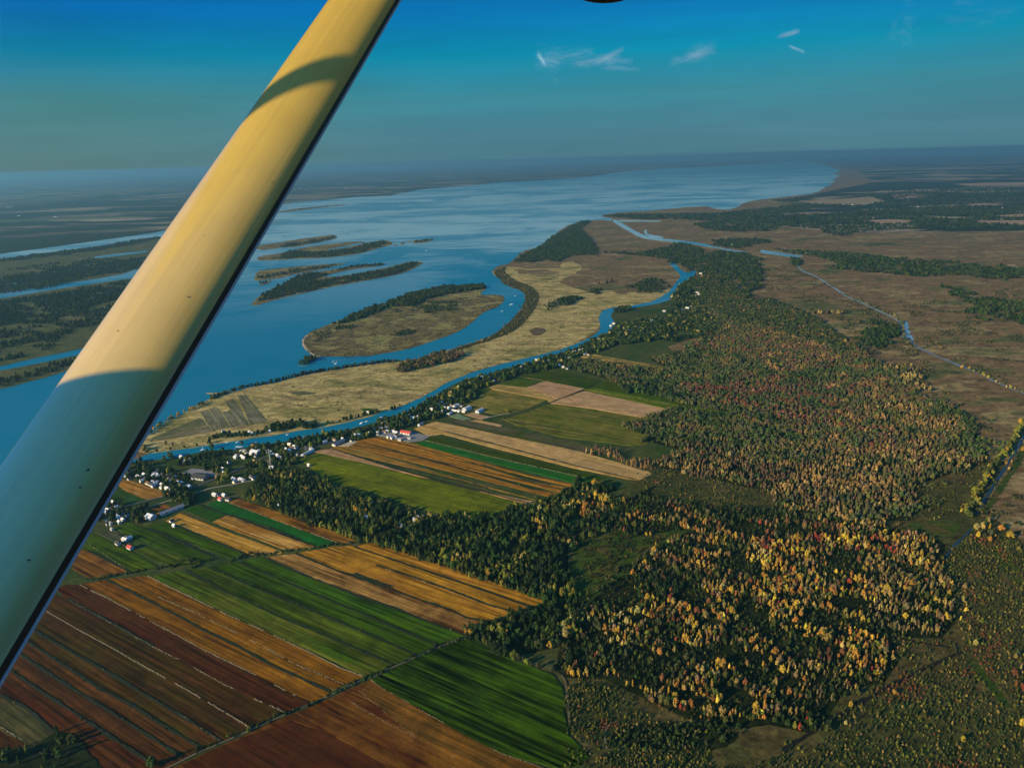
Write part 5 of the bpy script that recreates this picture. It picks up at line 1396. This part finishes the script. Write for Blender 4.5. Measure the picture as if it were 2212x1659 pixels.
stuff('undergrowth', MB, RNG.uniform(1.6, 3.4, n), RNG.uniform(.9, 1.6, n), 16 + RNG.integers(0, 4, n), np.array([LEAF[x] for x in choose(dict(dark=3, moss=4, olive=3, tan=1), n)]) * RNG.uniform(.6, 1.2, (n, 1)), 'dark bushes scattered over the brown marsh beyond the forest', 'undergrowth')
MB = np.concatenate([fill("2: 1620,960 1900,940 2212,960 2212,1400 1900,1520 1500,1640 1300,1640 1600,1450 1800,1300 1870,1150 1850,1060", 7, .70, 34), fill("4: 1000,240 1400,180 2000,60 2212,120 1900,300 1400,430 1150,480", 8, .74, 30)])
n = len(MB)
stuff('undergrowth', MB, RNG.uniform(1., 2.2, n), RNG.uniform(1., 1.8, n), 16 + RNG.integers(0, 4, n), np.array([LEAF[x] for x in choose(dict(dark=1, moss=4, olive=3, tan=2), n)]) * RNG.uniform(.6, 1.2, (n, 1)), 'drab bushes dotted over the tan reed marsh of the spit', 'undergrowth')
MB = np.concatenate([fill("2: " + ISLES[0][0], 8, .62, 30)])
n = len(MB)
stuff('undergrowth', MB, RNG.uniform(1., 2.6, n), RNG.uniform(1., 1.8, n), 16 + RNG.integers(0, 4, n), np.array([LEAF[x] for x in choose(dict(dark=3, moss=4, olive=3, tan=1), n)]) * RNG.uniform(.6, 1.2, (n, 1)), 'dark bushes dotted over the teardrop island', 'undergrowth')
GR = []
for t, k in (("7: 460,474 600,542 880,692 1200,862 1490,1002 1700,1112", .8), ("7: 250,616 430,721 640,836 860,961 1080,1081 1250,1181 1450,1302", .95), ("7: 400,565 520,632 680,717 880,832 1080,932 1280,1042 1420,1112 1640,1208", .6),
             ("7: 850,424 1090,543 1300,643 1530,743 1760,853 1960,953 2105,1008", .95), ("7: 900,540 1130,638 1300,722 1480,812 1700,932 1975,1046", .55), ("7: 1150,860 1370,832 1550,931", .0), ("8: 100,1110 160,1153 580,1393 900,1563 1300,1700", .9), ("8: 20,1175 300,1400 620,1662", .6),
             ("8: -20,1250 240,1400 420,1490 620,1600", .85), ("8: -90,1180 -150,1160", .5), ("4: 0,1466 150,1530", .8), ("4: 370,1380 520,1458 640,1508", .6), ("8: 130,394 260,434 600,551 830,641 1010,690", .6), ("4: 0,1180 260,1356", .4), ("7: 870,1130 1060,1240 1268,1374", .5), ("7: 100,1100 250,1100", 0),
             ("5: 480,786 900,890 1640,1058", .7), ("8: 250,640 440,741 690,832", .0), ("4: 865,920 1200,1046 1560,1176", .7), ("5: 1570,440 2212,555", .9), ("5: 1290,380 1560,436", .9), ("5: 1150,357 1290,380", .9), ("5: 1172,440 1400,480", .7), ("5: 1250,470 1380,500", .7), ("7: 0,1290 130,1370 250,1460", .7), ("7: 1640,1210 1460,1300", 0)):
    if k:
        L = along(t, .45, .4, k)
        v = vnoise(L, 9, 5) * .6 + vnoise(L, 45, 6) * .4
        GR.append(L[v > .44 - .14 * k])
GR = np.concatenate(GR)
n = len(GR)
stuff('grass', GR, RNG.uniform(.45, .85, n), RNG.uniform(1.0, 1.8, n), 16 + RNG.integers(0, 4, n), np.array([(.42, .34, .19)] * n) * RNG.uniform(.7, 1.15, (n, 1)), 'pale dry grass standing along the edges of the strips', 'dry grass')

# ------------------------------------------------------------------ the aircraft the picture is taken from
def cam_point(px, py, depth):
    return EYE + view_dir(px, py) * depth


def hit_plane(px, py, p0, nrm):
    v = view_dir(px, py)
    return EYE + v * (((p0 - EYE) @ nrm) / (v @ nrm))


AX = view_dir(1632, -1309)
AX = AX / np.linalg.norm(AX)
RHO, THICK, TURN = .86, .42, math.radians(33)          # how far the strut passes the eye, and its depth over its width


def off_axis(px, py):
    v = view_dir(px, py)
    v = v - (v @ AX) * AX
    return v / np.linalg.norm(v)


pl_, pr_ = off_axis(120, 828), off_axis(388, 813)
mid_ = (pl_ + pr_) / np.linalg.norm(pl_ + pr_)
beta = math.acos(min(1, float(pl_ @ pr_))) / 2
v_ = view_dir(254, 821)
C0 = EYE + RHO * mid_ + AX * (RHO * (v_ @ AX) / np.linalg.norm(v_ - (v_ @ AX) * AX))
half = RHO * math.tan(beta) / math.sqrt(math.cos(TURN) ** 2 + (THICK * math.sin(TURN)) ** 2) * .985
VX = -mid_
UX = np.cross(AX, VX)
if UX @ CR < 0:
    UX = -UX
UX, VX = math.cos(TURN) * UX + math.sin(TURN) * VX, math.cos(TURN) * VX - math.sin(TURN) * UX     # the broad side is turned to the nose
craft = link('light_aircraft', None, label='aluminium wing strut of the light aircraft crossing the view at left', category='aircraft')
m, t, b = material('strut_paint')
tc = t.n('ShaderNodeUVMap').outputs[0]
st = t.noise(t.mapping(tc, (150, 1.6, 1)), 1., 5, .6)
bl = t.noise(tc, 9., 4, .6)
t.l(t.mix(t.mrange(t.math('ADD', t.math('MULTIPLY', bl, .4), t.math('MULTIPLY', st, .6)), .38, .62), STRUT_A := (.53, .36, .07), (.44, .30, .055)), b.inputs['Base Color'])
b.inputs['Roughness'].default_value = .4
b.inputs['Specular IOR Level'].default_value = .6
b.inputs['Coat Weight'].default_value = 1.
b.inputs['Coat IOR'].default_value = 1.75
b.inputs['Coat Roughness'].default_value = .22
bump(t, b, t.math('ADD', st, t.math('MULTIPLY', t.noise(tc, 900., 2), .5)), .10, .0015)
t.l(t.mrange(st, .35, .65, .12, .28), b.inputs['Coat Roughness'])
M_STRUT = m
NP, NS = 48, 60
V, F, S0, S1 = [], [], -1.0, 1.9
for i in range(NS + 1):
    s = S0 + (S1 - S0) * i / NS
    for k in range(NP):
        a = 2 * math.pi * k / NP
        x = math.cos(a)
        y = math.sin(a) * THICK
        V.append(tuple(C0 - EYE + AX * s + UX * half * x + VX * half * y))
for i in range(NS):
    for k in range(NP):
        F.append((i * NP + k, i * NP + (k + 1) % NP, (i + 1) * NP + (k + 1) % NP, (i + 1) * NP + k))
craft.location = EYE
UVS = [(.35 * abs(k - NP / 2) / NP, (S0 + (S1 - S0) * i / NS)) for i in range(NS + 1) for k in range(NP)]
strut = link('wing_strut', mesh('wing_strut', V, F, [M_STRUT], UVS, smooth_=True), craft)


def bar(name, a, b, r0, r1, mat, parent, n=14):
    V, F = [], []
    a, b = Vector(a), Vector(b)
    dd = (b - a).normalized()
    u = dd.orthogonal().normalized()
    w = dd.cross(u)
    for q, r in ((a, r0), (b, r1)):
        for k in range(n):
            tt = 6.28318 * k / n
            V.append(tuple(q + (u * math.cos(tt) + w * math.sin(tt)) * r))
    for k in range(n):
        F.append((k, (k + 1) % n, n + (k + 1) % n, n + k))
    F += [tuple(range(n - 1, -1, -1)), tuple(range(n, 2 * n))]
    return link(name, mesh(name, V, F, [mat], smooth_=False), parent)


cc = C0 - EYE
M_GREY = plain('grey_edge_paint', (.42, .46, .47), .5, .4, .1, 30)
e0 = cc + UX * half * .995 - VX * half * .04
bar('trailing_edge', e0 + AX * S0, e0 + AX * S1, .0022, .0022, M_GREY, strut, 8)
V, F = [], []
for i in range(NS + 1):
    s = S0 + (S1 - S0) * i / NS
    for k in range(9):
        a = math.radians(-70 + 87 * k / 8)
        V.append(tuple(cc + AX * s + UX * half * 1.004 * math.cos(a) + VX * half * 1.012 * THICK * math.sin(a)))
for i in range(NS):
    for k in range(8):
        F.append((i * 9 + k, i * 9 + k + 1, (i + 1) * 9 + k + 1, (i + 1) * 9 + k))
link('painted_shade_strip', mesh('painted_shade_strip', V, F, [plain('black_shade_paint', (.022, .026, .024), .45, .3, .2, 40)], smooth_=True), strut)  # dark strip laid on the strut's right side to paint its shade
SPECK = plain('insect_stain', (.05, .04, .03), .9)
rs = random.Random(4)
for s, x, r in ((.72, .55, .0016), (.35, .72, .0018), (1.02, -.1, .0013), (.12, .5, .0015), (-.12, .62, .0022), (-.14, .66, .0016), (-.22, .58, .0024), (.05, -.35, .0014), (.5, .2, .001), (.22, .1, .001)):
    y = math.sqrt(1 - x * x) * THICK
    q = cc + AX * s + UX * half * x + VX * half * y
    V, F = [], []
    for k in range(7):
        a = k * .8976
        rr = r * .62 * rs.uniform(.5, 1.5)
        V.append(tuple(q + VX * .0006 + UX * math.cos(a) * rr * .8 + AX * math.sin(a) * rr))
    V.append(tuple(q + VX * .0014))
    F = [(k, (k + 1) % 7, 7) for k in range(7)]
    link('insect_speck', mesh('insect_speck', V, F, [SPECK]), strut)


def on_strut(px, py):
    """Where a line of sight meets the front of the strut."""
    best = None
    v = view_dir(px, py)
    for k in range(NP * 8):
        a = 2 * math.pi * k / (NP * 8)
        x = math.cos(a)
        y = math.sin(a) * THICK
        o = cc + UX * half * x + VX * half * y
        if (UX * x * THICK + VX * y / THICK) @ (o - AX * (o @ AX)) > 0:
            continue
        # closest approach of the strut's generator line to the ray
        n_ = np.cross(AX, v)
        dist = abs(o @ n_) / np.linalg.norm(n_)
        if best is None or dist < best[0]:
            tt = np.cross(-o, v) @ n_ / (n_ @ n_)
            best = (dist, o + AX * tt)
    return best[1]


SD = np.array(SUN_DIR)
# unseen fuselage blocker added to shade the strut's foot, shaped from its shadow edge
a0, a1 = on_strut(130, 829), on_strut(372, 800)
u = (a1 - a0) / np.linalg.norm(a1 - a0)
down = -AX
out_ = np.cross(u, down)
if out_ @ SD < 0:
    out_ = -out_
k0, k1 = a0 + SD * 1.1 - u * .45, a1 + SD * 1.1 + u * .10
V, F = [], []
ring = [(0, 0), (.03, .06), (.12, .16), (.3, .26), (.6, .28), (.9, .24), (1.1, .12), (1.15, 0), (.8, -.05), (.4, -.04)]
nl = 9
for i in range(nl):
    f = i / (nl - 1)
    c_ = k0 + (k1 - k0) * f
    for q, h in ring:
        V.append(tuple(c_ + down * q + out_ * h * (1 - .25 * f)))
nr_ = len(ring)
for i in range(nl - 1):
    for k in range(nr_):
        F.append((i * nr_ + k, i * nr_ + (k + 1) % nr_, (i + 1) * nr_ + (k + 1) % nr_, (i + 1) * nr_ + k))
F += [tuple(range(nr_ - 1, -1, -1)), tuple(range((nl - 1) * nr_, nl * nr_))]
link('fuselage_blocker', mesh('fuselage_blocker', V, F, [PAINT['white']]), craft)
b0, b1 = on_strut(566, 214), on_strut(745, 150)
bd = (b1 - b0) / np.linalg.norm(b1 - b0)
bar('shadow_band_rod', b0 + SD * 1.7 - bd * .5, b1 + SD * 1.7 + bd * .5, .021, .021, M_GREY, craft, 20)  # unseen rod added along the sun line to cast the strut's shadow band
# the wing over the cabin, just above the view: the strut runs up into it
V, F = [], []
prof_ = [(.85, 1.30), (1.0, 1.235), (1.5, 1.205), (2.0, 1.20), (2.36, 1.215), (2.36, 1.225), (1.9, 1.29), (1.3, 1.36), (.95, 1.36)]
for x_ in (-1.15, .4, 2.6):
    for d_, u_ in prof_:
        V.append(tuple(CR * x_ + CU * u_ + CF * d_))
n_ = len(prof_)
for i in range(2):
    for k in range(n_):
        F.append((i * n_ + k, i * n_ + (k + 1) % n_, (i + 1) * n_ + (k + 1) % n_, (i + 1) * n_ + k))
F += [tuple(range(n_ - 1, -1, -1)), tuple(range(2 * n_, 3 * n_))]
link('wing', mesh('wing', V, F, [PAINT['white']]), craft)
# hinge fairing of the wing, just dipping into the top of the view
V, F = [], []
hc = cam_point(1306, -22, 2.3) - EYE
for i in range(13):
    th = math.pi * i / 12
    for k in range(20):
        ph = 2 * math.pi * k / 20
        V.append(tuple(hc + CR * .10 * math.cos(th) + (CU * .034 * math.cos(ph) + CF * .05 * math.sin(ph)) * math.sin(th)))
for i in range(12):
    for k in range(20):
        F.append((i * 20 + k, i * 20 + (k + 1) % 20, (i + 1) * 20 + (k + 1) % 20, (i + 1) * 20 + k))
link('hinge_fairing', mesh('hinge_fairing', V, F, [plain('black_rubber', (.01, .01, .012), .5)], smooth_=True), craft)

# ------------------------------------------------------------------ cirrus wisps
m = bpy.data.materials.new('cirrus')
m.use_nodes = True
t = NT(m.node_tree)
out = t.n('ShaderNodeOutputMaterial')
uv = t.n('ShaderNodeUVMap').outputs[0]
sp = t.n('ShaderNodeSeparateXYZ')
t.l(uv, sp.inputs[0])
fu = t.math('MULTIPLY', t.math('MULTIPLY', sp.outputs[0], t.math('SUBTRACT', 1., sp.outputs[0])), 4.)
fv = t.math('MULTIPLY', t.math('MULTIPLY', sp.outputs[1], t.math('SUBTRACT', 1., sp.outputs[1])), 4.)
nz = t.mrange(t.noise(t.mapping(pos(t), (.0011, .0011, .0011)), 1., 5, .65), .35, .65)
al = t.math('MULTIPLY', t.math('MULTIPLY', t.math('POWER', fu, 1.3), t.math('POWER', fv, 1.5)), t.math('MULTIPLY', nz, .058), True)
tr, mx, df = t.n('ShaderNodeBsdfTransparent'), t.n('ShaderNodeMixShader'), t.n('ShaderNodeAddShader')
for ty in ('ShaderNodeBsdfTranslucent', 'ShaderNodeBsdfDiffuse'):
    nd = t.n(ty)
    nd.inputs[0].default_value = (.26, .42, .56, 1)
    t.l(nd.outputs[0], df.inputs[0 if 'Trans' in ty else 1])
t.l(al, mx.inputs[0])
t.l(tr.outputs[0], mx.inputs[1])
t.l(df.outputs[0], mx.inputs[2])
t.l(mx.outputs[0], out.inputs[0])
M_CIRRUS = m


def sky_at(px, py, alt):
    v = view_dir(px, py)
    return EYE + v * ((alt - CAM_H) / v[2])


def wisp(strokes, label, alt=6500., n=46):
    n = int(n * 3.2)
    V, F, U = [], [], []
    for (x0, y0, x1, y1, spread, w) in strokes:
        for _ in range(n):
            a = alt + random.uniform(-250, 250)
            dy, tilt = random.gauss(0, spread), random.gauss(0, spread * .8)
            s0, s1 = sorted((random.random(), random.random()))
            m_ = .15 + .5 * random.random()
            s0 = min(s0, 1 - m_)
            s1 = s0 + m_
            p = sky_at(x0 + (x1 - x0) * s0, y0 + (y1 - y0) * s0 + dy, a)
            q = sky_at(x0 + (x1 - x0) * s1, y0 + (y1 - y0) * s1 + dy * random.uniform(.2, 1) + tilt, a)
            ww = w * random.uniform(.08, .5) / FPX * np.linalg.norm(p)
            d_ = (q - p) / (np.linalg.norm(q - p) + 1e-6)
            side = np.cross(d_, [0, 0, 1.])
            side = side / np.linalg.norm(side)
            # a tilted filament: partly lying, partly hanging
            up = side * ww * 1.2 + np.array([0, 0, 1.]) * ww
            b_ = len(V)
            V += [tuple(p - up * .5), tuple(q - up * .5), tuple(q + up * .5), tuple(p + up * .5)]
            U += [(0, 0), (1, 0), (1, 1), (0, 1)]
            F.append((b_, b_ + 1, b_ + 2, b_ + 3))
    link('cloud', mesh('cloud', V, F, [M_CIRRUS], U), label=label, category='cloud', group='thin cirrus wisps')


wisp([(1150, 135, 1215, 130, 12, 16), (1158, 112, 1180, 142, 4, 10), (1150, 128, 1290, 118, 10, 14)], 'ragged comma shaped wisp, leftmost of the cirrus wisps', n=38)
wisp([(1225, 142, 1345, 122, 6, 14), (1280, 140, 1350, 106, 4, 10), (1290, 146, 1385, 150, 3, 8), (1300, 132, 1370, 134, 5, 12)], 'widest wisp, fanned out with a pointed left end')
wisp([(1440, 138, 1535, 112, 6, 16), (1470, 128, 1550, 104, 8, 20)], 'faint slanting wisp midway between the widest and the brightest', n=30)
wisp([(1673, 84, 1730, 66, 2.5, 9), (1680, 80, 1728, 68, 3, 10)], 'short bright slanting wisp high in the sky', n=40)
wisp([(1700, 98, 1740, 115, 2, 7)], 'tiny thread slanting down below the short bright wisp', n=40)
wisp([(1905, 78, 1965, 72, 7, 12), (1925, 70, 2000, 30, 22, 22), (2000, 40, 2212, 20, 20, 22)], 'soft pale veil at the upper right', n=9)

# ------------------------------------------------------------------ air, sky, sun, camera
V, F = [], []
box_faces(V, F, -63000, -4000, -2.5, 63000, 63000, CAM_H + 12)
m = bpy.data.materials.new('haze_air')
m.use_nodes = True
t = NT(m.node_tree)
out = t.n('ShaderNodeOutputMaterial')
pv = t.n('ShaderNodeVolumePrincipled')
pv.inputs['Color'].default_value = (.27, .64, .78, 1)
pv.inputs['Density'].default_value = HAZE_DENSITY = 4.9e-5
pv.inputs['Anisotropy'].default_value = .45
pv.inputs['Absorption Color'].default_value = (0, 0, 0, 1)
t.l(pv.outputs[0], out.inputs['Volume'])
link('haze', mesh('haze', V, F, [m]), label='thin blue haze lying over the whole lowland', category='haze', kind='stuff')

w = bpy.data.worlds.new('World')
S.world = w
w.use_nodes = True
t = NT(w.node_tree)
out, bg = t.n('ShaderNodeOutputWorld'), t.n('ShaderNodeBackground')
sky = t.n('ShaderNodeTexSky', sky_type='NISHITA', sun_disc=False, sun_elevation=SUN_EL, sun_rotation=SUN_AZ, altitude=500, air_density=1.0, dust_density=.6, ozone_density=4.)
gen = t.n('ShaderNodeTexCoord').outputs['Generated']
sp = t.n('ShaderNodeSeparateXYZ')
t.l(gen, sp.inputs[0])
K = 10.


def lin(r, g, b_):
    return tuple((((c / 255 + .055) / 1.055) ** 2.4 if c > 10 else c / 255 / 12.92) for c in (r, g, b_))


STOPS = [(0., (72, 118, 132)), (.03, (68, 120, 136)), (.075, (52, 128, 144)), (.12, (0, 134, 164)), (.165, (0, 116, 176)), (.23, (0, 88, 168)), (.45, (0, 50, 115)), (1., (0, 32, 80))]
STOPL = [(0., (86, 117, 116)), (.03, (80, 122, 124)), (.075, (66, 124, 128)), (.12, (10, 118, 150)), (.165, (0, 96, 162)), (.23, (0, 78, 160)), (.45, (0, 48, 115)), (1., (0, 32, 80))]
ra = t.ramp(sp.outputs[2], [(p_, lin(*c_)) for p_, c_ in STOPS])
rb = t.ramp(sp.outputs[2], [(p_, lin(*c_)) for p_, c_ in STOPL])
col = t.mix(t.mrange(sp.outputs[0], -.55, -.05, 1., 0.), ra, rb)
veil = t.noise(t.mapping(gen, (2.2, 2.2, 26)), 1., 5, .6, .4)
col = t.mix(1., col, t.mrange(veil, .3, .7, .9, 1.12), 'MULTIPLY')
vm = t.n('ShaderNodeVectorMath', operation='DOT_PRODUCT')
t.l(gen, vm.inputs[0])
vm.inputs[1].default_value = tuple(SUN_DIR)
glow = t.mrange(vm.outputs['Value'], -.1, .95, 0., 1.)      # the sky is brighter on the side of the low sun
glow = t.math('POWER', glow, 1.6)
col = t.mix(glow, col, (.10, .62, 1.55))
col = t.mix(1., col, (K, K, K), 'MULTIPLY')
col = t.mix(.02, col, sky.outputs[0])
t.l(col, bg.inputs[0])
bg.inputs[1].default_value = .069
t.l(bg.outputs[0], out.inputs[0])

sl = bpy.data.lights.new('sun', 'SUN')
sl.energy = 5.0
sl.angle = math.radians(.5)
sl.color = (1.0, .77, .38)
so = bpy.data.objects.new('sun', sl)
COL.objects.link(so)
so.rotation_euler = SUN_DIR.to_track_quat('Z', 'Y').to_euler()

cd = bpy.data.cameras.new('camera')
cd.sensor_width, cd.lens = 36, 27
cd.clip_start, cd.clip_end = .05, 200000
co = bpy.data.objects.new('camera', cd)
COL.objects.link(co)
M = Matrix.Identity(4)
for i in range(3):
    M[i][0], M[i][1], M[i][2], M[i][3] = CR[i], CU[i], -CF[i], EYE[i]
co.matrix_world = M
S.camera = co

vs = S.view_settings
vs.view_transform, vs.look, vs.gamma, vs.use_curve_mapping = 'Standard', 'None', 1, False
vs.exposure = .68
S.render.engine = 'CYCLES'
cy = S.cycles
cy.use_denoising = True
cy.max_bounces, cy.diffuse_bounces, cy.glossy_bounces, cy.transmission_bounces, cy.volume_bounces, cy.transparent_max_bounces = 5, 2, 2, 2, 0, 96
cy.caustics_reflective = cy.caustics_refractive = False
S.render.use_persistent_data = False
